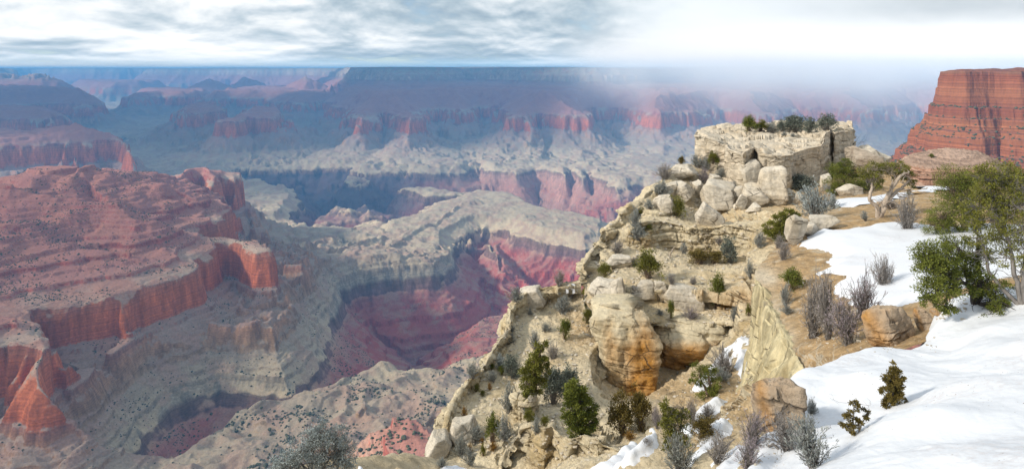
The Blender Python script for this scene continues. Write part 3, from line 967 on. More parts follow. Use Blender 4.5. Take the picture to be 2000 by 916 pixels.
# --- lower headland: the pale slope that falls to the left and the broken ground below the pillar
B_rows = [
    [(830, 1150, 30), (840, 1100, 38), (850, 1040, 44), (900, 1000, 52), (930, 900, 58), (930, 840, 62), (1000, 760, 68), (1110, 720, 70)],
    [(834, 935, 30), (858, 852, 33.5), (882, 787, 37), (944, 714, 42), (982, 655, 46.5), (990, 606, 50), (1040, 574, 52.5), (1130, 556, 52.5)],
    [(870, 932, 29.6), (890, 856, 32.8), (914, 795, 36), (970, 722, 41.4), (1005, 664, 45.5), (1018, 622, 48.6), (1060, 592, 51), (1134, 570, 51.3)],
    [(935, 932, 29), (950, 860, 31.8), (972, 802, 35), (1016, 732, 40.6), (1044, 674, 44.6), (1062, 640, 47), (1090, 614, 49.4), (1140, 588, 50)],
    [(1010, 935, 28), (1032, 866, 30.6), (1060, 808, 34), (1090, 750, 39.2), (1110, 700, 43), (1130, 660, 45.6), (1146, 634, 47.6), (1156, 612, 48.8)],
    [(1065, 935, 26.8), (1090, 872, 29.4), (1118, 815, 33.2), (1142, 765, 38.5), (1160, 722, 42.4), (1176, 690, 45.2), (1182, 660, 47), (1184, 634, 48)],
    [(1100, 945, 24.4), (1140, 900, 26.6), (1172, 850, 31), (1200, 812, 37), (1214, 785, 41.4), (1230, 740, 45), (1236, 700, 47), (1236, 660, 48)],
    [(1180, 950, 21.5), (1240, 895, 24), (1280, 838, 29), (1300, 800, 35), (1310, 765, 40), (1320, 730, 45), (1320, 700, 47), (1310, 670, 48.4)],
    [(1290, 960, 17.8), (1350, 890, 20.2), (1385, 832, 24.5), (1400, 786, 30), (1405, 745, 35.5), (1410, 705, 40.5), (1410, 672, 44), (1400, 640, 46)],
    [(1380, 965, 14.8), (1430, 900, 17), (1456, 836, 20.4), (1468, 784, 25), (1470, 740, 30), (1466, 695, 35.5), (1464, 655, 39.5), (1464, 620, 42)],
    [(1480, 985, 11.5), (1525, 915, 13), (1548, 845, 15.8), (1556, 790, 19), (1545, 750, 23.5), (1520, 705, 29), (1500, 655, 34), (1490, 615, 38)],
]
GB = loft(B_rows, 460, 420)
ub, vb = pix_of(GB)
GB2, _st = rocky(GB, 0.6, (1.6, 1.6, 0.8), 0.5, 0.15, 25, crest=0.055, terr=0.8, thick=2.0)
# the stepped limestone cliff at the foot of the slope
sandB = 0.2 + 0.8 * np.clip(blob(ub, vb, 1330, 770, 90, 40) + blob(ub, vb, 1140, 640, 45, 60) + blob(ub, vb, 1440, 800, 60, 80) + blob(ub, vb, 1350, 860, 60, 40), 0, 1)
stainB = np.clip(0.5 * blob(ub, vb, 1310, 780, 60, 30) + 0.3 * blob(ub, vb, 1420, 760, 40, 60), 0, 1)
surface('lower_headland', GB2, M_LIME, sandB, stainB)


def ledge(name, cols, seed, label, back=2.6):
    """broken rock face; cols are (u, top v, foot v, distance)"""
    rows = [[(u + 6, t + 60, d + 6) for u, t, f, d in cols], [(u + 4, t - 3, d + back) for u, t, f, d in cols], [(u + 1, t - 2, d + 0.8) for u, t, f, d in cols], [(u, t, d) for u, t, f, d in cols],
            [(u, t + 4, d - 0.1) for u, t, f, d in cols]] + [[(u, t + (f - t) * k, d - 0.7 * k) for u, t, f, d in cols] for k in (0.35, 0.7, 1.0)] + [[(u, f + 40, d - 1.2) for u, t, f, d in cols]]
    G = loft(rows, 170, 200)
    G2, st_ = rocky(G, 0.35, (1.5, 1.5, 0.85), 0.55, 0.1, seed, out=(0, -1, 0.7))
    o = surface(name, G2, M_LIME, 0.15, None, kind=None)
    tag(o, label, 'rock ledge')


ledge('rock_ledge', [(978, 905, 935, 29.0), (994, 868, 930, 29.6), (1012, 842, 925, 29.8), (1036, 832, 925, 29.4), (1062, 838, 925, 28.7), (1078, 834, 925, 28.9), (1092, 848, 925, 28.2), (1114, 858, 925, 27.8), (1140, 850, 925, 27.5), (1166, 858, 925, 26.6), (1186, 872, 925, 26.6), (1212, 880, 925, 25.4), (1236, 905, 935, 24.4)], 911,
      'fractured cream limestone ledge along the bottom of the left slope')
ledge('rock_rib', [(984, 830, 880, 33.4), (992, 796, 880, 33.0), (1003, 774, 878, 32.6), (1020, 769, 876, 32.2), (1033, 782, 876, 32.0), (1046, 812, 880, 32.4), (1056, 850, 884, 32.4)], 921, 'pale upright rock rib below the tall olive juniper')
ledge('rock_ledge', [(1228, 455, 500, 57.5), (1250, 436, 500, 57.6), (1290, 432, 494, 58.6), (1330, 440, 492, 58.4), (1352, 444, 492, 57.8), (1390, 446, 498, 57.6), (1420, 442, 500, 57.2), (1462, 440, 494, 56.0), (1500, 436, 488, 54.2), (1545, 430, 480, 52.5)], 931, 'thin bedded yellow ledge below the tilted boulders')

# --- the terrace behind the snow slope
C_rows = [
    [(1560, 460, 95), (1660, 440, 100), (1735, 420, 110), (1790, 430, 90), (1860, 430, 90), (2080, 430, 95)],
    [(1560, 388, 66), (1650, 344, 76), (1730, 322, 84), (1788, 372, 61), (1855, 362, 66), (2080, 356, 72)],
    [(1570, 402, 56), (1645, 382, 60), (1735, 366, 62), (1790, 376, 57), (1855, 366, 60), (2080, 362, 64)],
    [(1560, 424, 47.5), (1620, 408, 48), (1712, 392, 49), (1785, 386, 50), (1840, 378, 52), (2080, 376, 54)],
    [(1530, 462, 39), (1606, 442, 40), (1700, 420, 41), (1780, 412, 41.5), (1850, 404, 42), (2080, 402, 44)],
    [(1476, 530, 32.4), (1566, 494, 33.5), (1690, 466, 34.6), (1780, 454, 35.4), (1856, 444, 36), (2080, 436, 37)],
    [(1489, 560, 30), (1580, 524, 30.8), (1690, 500, 31.4), (1782, 484, 31.5), (1856, 474, 31.6), (2080, 460, 31.6)],
    [(1503, 592, 27.8), (1600, 555, 28), (1690, 535, 28), (1784, 518, 27.8), (1856, 504, 27.6), (2080, 488, 27)],
    [(1530, 648, 24), (1610, 618, 23.8), (1700, 600, 23), (1788, 578, 22.7), (1860, 560, 22.4), (2080, 530, 22)],
    [(1552, 688, 21.4), (1628, 664, 20.4), (1710, 646, 19.5), (1790, 626, 19), (1864, 606, 18.6), (2080, 570, 18.6)],
    [(1585, 740, 18.6), (1650, 720, 17), (1730, 700, 16), (1800, 670, 16), (1880, 640, 16), (2080, 600, 16)],
]
GC = loft(C_rows, 360, 360)
uc, vc = pix_of(GC)
GC2, _st = rocky(GC, 0.22, (1.4, 1.4, 0.6), 0.2, 0.06, 45)
sandC = np.clip(0.95 - 0.5 * blob(uc, vc, 1600, 415, 40, 25) - 1.0 * blob(uc, vc, 1484, 540, 34, 22) - 0.8 * blob(uc, vc, 1508, 600, 16, 34) - 0.7 * blob(uc, vc, 1540, 660, 16, 30), 0, 1)
M_DIRT = mat_limestone('terrace_soil', (0.60, 0.50, 0.36), (0.48, 0.35, 0.20), (0.50, 0.33, 0.165), bedding=False, speck=0.55)
surface('terrace', GC2, M_DIRT, sandC, None)

# --- near snow slope, a smooth bank that falls away to the left
D_rows = [
    [(1490, 1010, 9.6), (1535, 930, 11.4), (1580, 830, 14), (1670, 770, 16), (1790, 740, 17.4), (1890, 690, 18.6), (2100, 640, 19.5)],
    [(1472, 935, 8.4), (1512, 852, 10.2), (1556, 752, 13.2), (1652, 700, 14.8), (1775, 664, 16), (1876, 610, 17.2), (2080, 566, 18.2)],
    [(1500, 940, 8.0), (1545, 862, 9.7), (1600, 782, 12), (1696, 726, 13.4), (1812, 690, 14.2), (1912, 650, 14.8), (2090, 616, 15.2)],
    [(1560, 945, 7.2), (1610, 876, 8.8), (1668, 810, 10.2), (1750, 764, 11.2), (1850, 728, 11.6), (1944, 700, 11.8), (2100, 670, 12)],
    [(1640, 955, 6.3), (1690, 888, 7.6), (1745, 830, 8.6), (1815, 790, 9.0), (1895, 762, 9.2), (1975, 744, 9.2), (2110, 725, 9.2)],
    [(1730, 975, 5.4), (1790, 920, 6.2), (1840, 884, 6.6), (1895, 858, 6.7), (1955, 840, 6.7), (2020, 826, 6.6), (2130, 812, 6.6)],
    [(1830, 1110, 4.0), (1890, 1060, 4.3), (1940, 1030, 4.4), (1990, 1010, 4.4), (2050, 990, 4.4), (2120, 975, 4.4), (2210, 960, 4.4)],
    [(1960, 1500, 2.4), (2040, 1460, 2.5), (2100, 1430, 2.5), (2160, 1400, 2.5), (2220, 1380, 2.5), (2300, 1350, 2.5), (2400, 1330, 2.5)],
]
GD = loft(D_rows, 300, 300)
n = up(grid_normals(GD))
dd = (fbm3(GD, 0.30, 3, 301) - 0.5) * 1.1 + (fbm3(GD, 1.1, 2, 305) - 0.5) * 0.14
dd += (fbm3(GD, 4.5, 3, 309) - 0.5) * 0.05
GD2 = (GD + n * dd[..., None]).astype(np.float32)
surface('snow_slope', GD2, M_SNOW)

# --- ledge just under the picture's lower edge, where the camera stands
E_rows = [
    [(330, 1300, 30), (560, 1250, 32), (740, 1200, 34), (900, 1150, 34), (1050, 1100, 32), (1250, 1100, 25), (1450, 1120, 18)],
    [(380, 985, 17.5), (560, 938, 19.5), (700, 916, 21), (872, 914, 24.5), (1050, 940, 23), (1250, 950, 18.5), (1470, 985, 11.5)],
    [(300, 1080, 14), (540, 1000, 16), (700, 975, 17), (880, 965, 19.5), (1060, 985, 18.5), (1270, 1010, 15), (1500, 1050, 9.6)],
    [(100, 1300, 9), (450, 1200, 10), (690, 1150, 11), (900, 1130, 12), (1100, 1160, 12), (1320, 1190, 10), (1620, 1180, 7)],
    [(-600, 1900, 4), (200, 1700, 4.5), (650, 1600, 5), (950, 1580, 5.2), (1250, 1600, 5), (1550, 1600, 4.5), (2000, 1700, 3)],
]
GE = loft(E_rows, 160, 220)
GE2, _st = rocky(GE, 0.25, (1.2, 1.2, 0.6), 0.3, 0.10, 65)
surface('rim_ledge', GE2, M_LIME, 0.4)


# --- the yellow fin, the terrace's broken edge
F_rows = [
    [(1494, 540, 33.0), (1520, 585, 29), (1548, 640, 25.2), (1572, 690, 21.8), (1600, 735, 18.8)],
    [(1476, 533, 32.4), (1496, 586, 28.0), (1526, 644, 24.2), (1550, 690, 21.2), (1580, 738, 18.4)],
    [(1470, 560, 31.9), (1491, 610, 27.5), (1521, 662, 23.9), (1546, 704, 20.9), (1574, 745, 18.3)],
    [(1463, 640, 31.2), (1482, 665, 27.0), (1510, 702, 23.5), (1536, 728, 20.6), (1564, 755, 18.2)],
    [(1456, 700, 30.6), (1474, 716, 26.6), (1500, 736, 23.2), (1528, 752, 20.3), (1556, 768, 18.1)],
    [(1445, 765, 29.6), (1462, 775, 26.0), (1488, 785, 22.8), (1518, 790, 20.0), (1550, 790, 18)],
    [(1425, 860, 28.5), (1445, 860, 25.4), (1470, 865, 22.2), (1500, 870, 19.4), (1540, 860, 17.4)],
]
GF = loft(F_rows, 260, 240)
M_FIN = mat_limestone('fin_stone', (0.72, 0.61, 0.37), (0.64, 0.50, 0.26), rust=(0.42, 0.26, 0.05), bedding=False, speck=0.1, drip=0.62)
gf_n = grid_normals(GF)
gf_n *= np.sign((gf_n * np.array((-1, -0.5, 0.1))).sum(-1, keepdims=True))
fl = fbm3(GF * np.array((1, 1, 0.14)), 2.0, 4, 401) - 0.5
ridg = np.abs(fbm3(GF * np.array((1, 1, 0.10)), 0.9, 3, 405) - 0.5)
GF2 = (GF + gf_n * ((np.linspace(0, 1, 260)[:, None] ** 0.4) * (fl * 0.5 - ridg * 0.7 + (fbm3(GF, 0.55, 4, 407) - 0.5) * 0.9))[..., None]).astype(np.float32)
uf, vf = pix_of(GF)
idf, lyf, ef = beds(GF + (fbm3(GF, 0.6, 3, 411)[..., None] - 0.5) * 1.2, 1.9, 1.5, 415, 0.3)
GF2 = (GF2 + gf_n * ((np.linspace(0, 1, 260)[:, None] ** 0.5) * ((idf - 0.5) * 0.10 - 0.10 * (1 - sstep(0, 0.05, ef))))[..., None]).astype(np.float32)
surface('fin_cliff', GF2, M_FIN, None, np.clip(0.25 * blob(uf, vf, 1490, 720, 20, 60) + 0.5 * blob(uf, vf, 1530, 760, 25, 25), 0, 1))


# --- flat-topped outcrop
oc = [(1356, 263, 326, 73.5), (1375, 268, 328, 72.2), (1398, 275, 332, 71), (1417, 282, 338, 70.2), (1421, 286, 345, 69), (1427, 292, 350, 67.8), (1442, 296, 366, 67), (1457, 297, 374, 66.8), (1466, 291, 366, 68.6), (1472, 290, 356, 70.2),
      (1479, 293, 364, 68.4), (1486, 298, 374, 67), (1512, 303, 380, 66.4), (1543, 303, 374, 66.8), (1549, 299, 356, 68.8), (1574, 291, 352, 70.4), (1601, 285, 346, 72), (1605, 278, 336, 73.6), (1612, 262, 326, 75.2), (1619, 257, 323, 76.4),
      (1624, 260, 322, 78.6), (1630, 258, 322, 76.8), (1646, 257, 322, 77.2), (1662, 257, 321, 78), (1668, 260, 325, 82)]
back_u = np.interp(np.arange(len(oc)), [0, 5, 12, 18, 24], [1368, 1420, 1520, 1610, 1664])
back_v = np.interp(np.arange(len(oc)), [0, 5, 12, 18, 24], [258, 251, 246, 244, 247])
O_rows = []
O_rows.append([(bu + 2, 420, 96) for bu in back_u])
O_rows.append([(bu + 1, bv + 4, 93) for bu, bv in zip(back_u, back_v)])
O_rows.append([(bu, bv, 90) for bu, bv in zip(back_u, back_v)])
for f in (0.5,):
    O_rows.append([(b[0] * (1 - f) + bu * f, (b[1] - 4) * (1 - f) + bv * f, b[3] * (1 - f) + 90 * f) for b, bu, bv in zip(oc, back_u, back_v)])
O_rows.append([(b[0] * 0.9 + bu * 0.1, b[1] - 3.5, b[3] + 1.6) for b, bu in zip(oc, back_u)])
O_rows.append([(b[0], b[1], b[3]) for b in oc])
O_rows.append([(b[0], b[1] + 3, b[3] + 0.05) for b in oc])
for f in (0.3, 0.65, 1.0):
    O_rows.append([(b[0], b[1] + (b[2] - b[1]) * f, b[3] + 0.25 * f) for b in oc])
O_rows.append([(b[0], b[2] + 25, b[3] - 0.2) for b in oc])
GO = loft(O_rows, 300, 420)
GO2, _st = rocky(GO, 0.30, (3.4, 3.4, 2.9), 0.30, 0.10, 85, out=(0, -1, 0.8))
# cap beds on the flat top
idc, ec = cells(GO / np.array((2.2, 2.2, 9.0)), 131)
nO = grid_normals(GO)
flatO = sstep(0.6, 0.9, np.abs(nO[..., 2]))
GO2[..., 2] += flatO * ((idc - 0.5) * 0.55 - 0.35 * (1 - sstep(0, 0.12, ec)))
uo, vo = pix_of(GO)
M_OUT = mat_limestone('outcrop_stone', (0.70, 0.60, 0.46), (0.62, 0.49, 0.33), speck=0.10)
surface('rock_outcrop', GO2, M_OUT, 0.25 * blob(uo, vo, 1460, 255, 60, 8), 0.0 + 0.18 * blob(uo, vo, 1380, 310, 30, 25), kind=None)
tag(bpy.data.objects['rock_outcrop'], 'big flat-topped cream limestone outcrop with bushes growing along its top', 'outcrop')


# --- pillar and overhang below the band of blocks
def column_rock(name, axis, radii, squash, seed, mat, stainf, label, cat, nseg=150, nring=150, lay=0.3):
    """rock mass lofted round an axis of (u, v, d) points with pixel radii; closed at both ends"""
    ax = np.array([at(*a) for a in axis])
    rad = np.array([r * a[2] / FOC for r, a in zip(radii, axis)])
    t = np.linspace(0, len(ax) - 1, nring)
    C = _cr(ax, t)
    Rr = _cr(rad[:, None], t)[:, 0]
    th = np.linspace(0, 2 * math.pi, nseg)
    c, s = np.cos(th), np.sin(th)
    e = 0.72
    cx, cy = np.sign(c) * np.abs(c) ** e, np.sign(s) * np.abs(s) ** e
    G = np.stack([C[:, None, 0] + Rr[:, None] * cx[None], C[:, None, 1] + Rr[:, None] * squash * cy[None], C[:, None, 2] + 0 * cx[None]], -1)
    cen = np.repeat(C[:, None, :], nseg, 1)
    n = G - cen
    n[..., 2] *= 0.2
    n /= np.linalg.norm(n, axis=-1, keepdims=True) + 1e-6
    w = fbm3(G, 0.4, 3, seed)[..., None] - 0.5
    q = G + w * np.array((1.2, 1.2, 0.5))
    idv, lv, ed = beds(q, 0.62, 1.5, seed + 3, 0.7)
    idw, lw, ew = beds(q, 0.21, 0.8, seed + 6, 1.2)
    jm = sstep(0.38, 0.6, fbm3(G, 0.6, 2, seed + 70))
    d = (fbm3(G, 0.38, 5, seed + 9) - 0.5) * 3.0 + lay * ((idv - 0.5) * 0.6 + (lv - 0.5) * 0.8 - 0.5 * jm * (1 - sstep(0, 0.08, ed))) + lay * 0.4 * ((idw - 0.5) * 0.5 + (lw - 0.5) - 0.4 * jm * (1 - sstep(0, 0.05, ew)))
    d = d + (fbm3(G * np.array((1, 1, 0.35)), 0.9, 4, seed + 15) - 0.5) * 0.9
    close = np.minimum(1, np.minimum(np.arange(nring), nring - 1 - np.arange(nring)) / 6.0)[:, None]
    d = d * close
    G = (G + n * d[..., None]).astype(np.float32)
    G[:, -1] = G[:, 0]
    top = cen[0, 0] + (0, 0, 0.1); bot = cen[-1, 0]
    F = grid_faces(nring, nseg)
    N = nring * nseg
    V = np.concatenate([G.reshape(-1, 3), [top, bot]])
    i = np.arange(nseg - 1)
    F = np.concatenate([F, np.stack([i + 1, i, np.full_like(i, N), np.full_like(i, N)], 1), np.stack([i + (nring - 1) * nseg, i + 1 + (nring - 1) * nseg, np.full_like(i, N + 1), np.full_like(i, N + 1)], 1)])
    st = np.concatenate([np.clip(stainf(G), 0, 1).ravel(), [0, 0]])
    me = bpy.data.meshes.new(name)
    me.from_pydata(V.tolist(), [], [tuple(dict.fromkeys(f)) for f in F.tolist()])
    me.polygons.foreach_set('use_smooth', [True] * len(me.polygons))
    for nm, arr in (('stain', st), ('sand', np.zeros(len(V)))):
        a = me.attributes.new(nm, 'FLOAT', 'POINT'); a.data.foreach_set('value', arr.astype(np.float32))
    o = link(name, me, mat)
    tag(o, label, cat)
    return o


def st_pillar(G):
    u, v = pix_of(G)
    return 1.1 * blob(u, v, 1262, 715, 30, 95) + 0.75 * blob(u, v, 1228, 765, 55, 30) + 0.5 * blob(u, v, 1192, 690, 16, 60) + 0.45 * blob(u, v, 1225, 690, 25, 35)


def st_over(G):
    u, v = pix_of(G)
    return 0.95 * sstep(650, 690, v) * (0.6 + 0.4 * blob(u, v, 1330, 690, 60, 50)) + 0.3 * blob(u, v, 1290, 640, 20, 30)


column_rock('rock_pillar', [(1214, 588, 45.5), (1214, 612, 44.6), (1217, 655, 44), (1226, 705, 43.4), (1232, 750, 43), (1237, 784, 42.8), (1238, 812, 42.8)], (44, 54, 54, 51, 45, 40, 40), 0.8, 511, M_LIME, st_pillar,
            'bulging rock pillar with orange streaks beside a dark crevice', 'rock pillar', lay=0.22)
column_rock('rock_overhang', [(1338, 612, 47), (1336, 632, 46.4), (1334, 655, 46), (1326, 680, 46), (1310, 705, 46), (1300, 728, 46.5), (1296, 745, 47)], (52, 64, 66, 52, 32, 18, 8), 0.7, 541, M_LIME, st_over,
            'grey topped rock overhang with an orange hollow underneath', 'overhang', lay=0.22)
column_rock('rock_overhang', [(1402, 640, 46), (1400, 660, 45.5), (1396, 680, 45.2), (1392, 700, 45.5), (1390, 715, 46)], (30, 38, 36, 26, 12), 0.7, 571, M_LIME, st_over,
            'smaller yellow rock bulge to the right of the overhang', 'overhang', lay=0.22)


# --- pink bench and red butte beyond the trees
def mat_red(name, stops, z0, z1, tal):
    m, g, b = base_mat(name)
    geo = g.n('ShaderNodeNewGeometry')
    pos = geo.outputs['Position']
    sp = g.n('ShaderNodeSeparateXYZ'); g.l(pos, sp.inputs[0])
    nz = g.n('ShaderNodeSeparateXYZ'); g.l(geo.outputs['Normal'], nz.inputs[0])
    k = 1.0 if z1 - z0 > 100 else 8.0
    wob = g.noise(pos, 0.01 * k, 4)
    wz = g.n('ShaderNodeCombineXYZ')
    zz = g.math('ADD', sp.outputs[2], g.math('MULTIPLY', wob, 12.0 / k))
    g.l(zz, wz.inputs[2])
    bed = g.noise(wz.outputs[0], 0.22 * k, 5, 0.7)
    c = g.ramp(g.mapr(zz, z0, z1), stops)
    fl = g.mapr(g.math('ADD', nz.outputs[2], g.math('MULTIPLY', g.math('SUBTRACT', g.noise(pos, 0.08 * k, 4), 0.5), 0.3)), 0.55, 0.78, 0, 1, True)
    c = g.mix(fl, c, g.mix(g.noise(pos, 0.15 * k, 5, 0.7), tuple(x * 0.7 for x in tal), tuple(min(1, x * 1.25) for x in tal)))
    stv = g.noise(g.scalev(pos, (0.13 * k, 0.13 * k, 0.02 * k)), 1.0, 4, 0.65)
    sh = g.math('MULTIPLY', g.mapr(bed, 0.32, 0.68, 0.42, 1.35), g.mapr(stv, 0.3, 0.7, 0.86, 1.12))
    c = g.mix(1.0, c, sh, 'MULTIPLY')
    g.l(c, b.inputs['Base Color'])
    bump(g, b, g.math('ADD', g.math('MULTIPLY', g.noise(pos, 0.1 * k, 6, 0.7), 5.0 / k), g.math('MULTIPLY', bed, 3.0 / k)), 1.0, 0.8)
    return m


def build_butte():
    poly = np.array([Dp(1848, 1500), Dp(1880, 1452), Dp(1935, 1440), Dp(1990, 1405), Dp(2050, 1420), Dp(2300, 1420), Dp(2500, 1600), Dp(2300, 2100), Dp(1930, 1900), Dp(1862, 1640)], np.float32)
    az = np.radians(np.linspace(26, 52, 520))
    rr = np.linspace(1050, 2300, 620)
    A, R_ = np.meshgrid(az, rr)
    x, y = (R_ * np.sin(A)).astype(np.float32), (R_ * np.cos(A)).astype(np.float32)
    wx, wy = (fbm2(x / 110, y / 110, 3, 601) - 0.5) * 34, (fbm2(x / 110, y / 110, 3, 605) - 0.5) * 34
    sd, t = sdf(x + wx, y + wy, poly)
    r1 = fbm2(t / 40, sd / 260, 2, 611); r2 = fbm2(t / 13, sd / 90, 2, 613)
    o = np.maximum(sd, 0)
    e = sd + (16 + 0.35 * np.minimum(o, 90)) * (r1 - 0.5) + (7 + 0.10 * np.minimum(o, 90)) * (r2 - 0.5) + (fbm2(x / 14, y / 14, 3, 617) - 0.5) * 5
    z = np.interp(e, [-400, -30, 0, 2, 5, 6, 10, 11, 15, 16, 28, 29, 37, 39, 66, 67, 70, 71, 100, 102, 104, 150, 152, 155, 210, 420, 900], [2, -3, -5, -22, -26, -44, -49, -66, -71, -88, -94, -112, -117, -132, -160, -172, -176, -192, -212, -226, -234, -262, -270, -276, -305, -430, -640])
    z = z + (fbm2(x / 45, y / 45, 3, 631) - 0.5) * 16 * sstep(4, -12, e) + 2.0 * np.sin(z * 0.46) + (fbm2(x / 30, y / 30, 4, 621) - 0.5) * 9 * sstep(10, 60, e)
    V = np.stack([x, y, z], -1)
    me = mesh_np('butte', V.reshape(-1, 3), grid_faces(*x.shape)[:, ::-1], True)
    m = mat_red('butte_rock', [(0.0, (0.26, 0.095, 0.055)), (0.45, (0.30, 0.105, 0.05)), (0.62, (0.31, 0.12, 0.055)), (0.72, (0.23, 0.075, 0.04)), (0.85, (0.32, 0.125, 0.06)), (0.97, (0.25, 0.08, 0.04)), (1.0, (0.20, 0.10, 0.06))], -330, 0, (0.25, 0.10, 0.06))
    ob = link('red_butte_hill', me, m)
    tag(ob, kind='structure')
    return V, e


BUTTE_V, BUTTE_E = build_butte()


def build_bench():
    rows = [
        [(1745, 330, 175), (1790, 312, 185), (1850, 300, 190), (1910, 304, 188), (1960, 330, 180), (2000, 350, 178)],
        [(1750, 318, 168), (1795, 298, 172), (1852, 291, 174), (1908, 296, 172), (1945, 314, 165), (1985, 340, 160)],
        [(1757, 314, 160), (1796, 308, 158), (1852, 304, 156), (1908, 308, 154), (1948, 320, 152), (1985, 345, 150)],
        [(1764, 322, 153), (1800, 324, 148), (1854, 326, 146), (1908, 328, 145), (1950, 334, 144), (1985, 350, 143)],
        [(1768, 332, 151), (1805, 340, 146), (1855, 345, 144.5), (1908, 346, 144), (1950, 350, 143), (1985, 360, 142)],
        [(1772, 345, 150), (1808, 362, 145), (1856, 372, 143.5), (1908, 376, 143), (1952, 380, 142), (1988, 385, 141)],
        [(1760, 372, 146), (1805, 400, 140), (1858, 410, 138), (1910, 410, 138), (1955, 410, 138), (2000, 410, 138)],
    ]
    G = loft(rows, 190, 260)
    G2, st = rocky(G, 0.6, (3.2, 3.2, 1.0), 0.9, 0.35, 701)
    m = mat_red('bench_rock', [(0.0, (0.42, 0.22, 0.15)), (0.5, (0.46, 0.27, 0.19)), (1.0, (0.50, 0.34, 0.25))], -32, -18, (0.52, 0.36, 0.27))
    surface('rock_bench', G2, m, ground=True, kind=None)
    tag(bpy.data.objects['rock_bench'], 'rounded pinkish rock bench of thin layers below the red butte', 'rock bench')


build_bench()

# ------------------------------------------------------------------ things standing on the rim
from mathutils.bvhtree import BVHTree
BVH = BVHTree.FromPolygons(np.concatenate(GROUND_V).tolist(), np.concatenate(GROUND_F).tolist())
ORI = Vector((0, 0, 0))


def hit(u, v, far=400.0):
    """ground under the line of sight through photo pixel (u, v): position and forward distance"""
    for k in (0, 1, 2, 3, 4, 6, 8, 10, 13, 16, 20, -1, -2, -4, -6, -9, -12):
        r = Vector(at(u, v + 3 * k, 1.0)).normalized()
        p, n, i, d = BVH.ray_cast(ORI, r, far)
        if p is not None:
            return p, n, p.y
    raise ValueError('nothing under pixel %s %s' % (u, v))


def drop(x, y, top=60.0):
    p, n, i, d = BVH.ray_cast(Vector((x, y, top)), Vector((0, 0, -1)), 400)
    return p, n


def unit0(v):
    return v / (np.linalg.norm(v, axis=-1, keepdims=True) + 1e-9)


def rock_mesh(seed, dims, planes=9, rough=0.06, sub=5, sharp=42.0):
    rnd = np.random.default_rng(seed)
    bm = bmesh.new()
    bmesh.ops.create_icosphere(bm, subdivisions=sub, radius=1.0)
    co = np.array([v.co[:] for v in bm.verts], np.float32)
    n = rnd.normal(size=(planes, 3)); n /= np.linalg.norm(n, axis=1)[:, None]
    n = np.concatenate([n, [(0, 0, 1), (0, 0, -1), (1, 0.1, 0.1), (-1, 0.1, 0), (0, -1, 0.1), (0, 1, 0.1)]])
    h = np.concatenate([rnd.uniform(0.62, 1.05, planes), rnd.uniform(0.70, 0.95, 6)])
    n[-6:] = unit0(n[-6:] + rnd.normal(size=(6, 3)) * 0.22)
    q = np.maximum(co @ n.T, 0) / h
    r = 1.0 / (np.sum(q ** sharp, 1) ** (1 / sharp) + 1e-6)
    p = co * r[:, None] * np.array(dims)
    s = max(dims)
    dn = (fbm3(p / s, 1.6, 4, seed % 97) - 0.5) * 2.2 * rough + (fbm3(p / s, 6.0, 3, seed % 97 + 7) - 0.5) * 0.9 * rough
    idv, ly, e = beds(p / s + (fbm3(p / s, 1.5, 2, seed % 31)[..., None] - 0.5) * 0.4, 0.30, 0.9, seed % 50, seed)
    dn = dn + rough * 0.5 * (idv - 0.5) + rough * 0.4 * (ly - 0.5) - rough * 0.5 * (1 - sstep(0, 0.03, e))
    p = p + co * dn[:, None] * s
    for v, c in zip(bm.verts, p): v.co = c
    me = bpy.data.meshes.new('rock')
    bm.to_mesh(me); bm.free()
    me.polygons.foreach_set('use_smooth', [True] * len(me.polygons))
    return me


M_LICHEN = mat_limestone('lichen_stone', (0.50, 0.39, 0.28), (0.36, 0.27, 0.19), rust=(0.60, 0.27, 0.03), bedding=False, speck=0.6)
M_WARM = mat_limestone('warm_stone', (0.50, 0.42, 0.33), (0.42, 0.33, 0.25), speck=0.3)

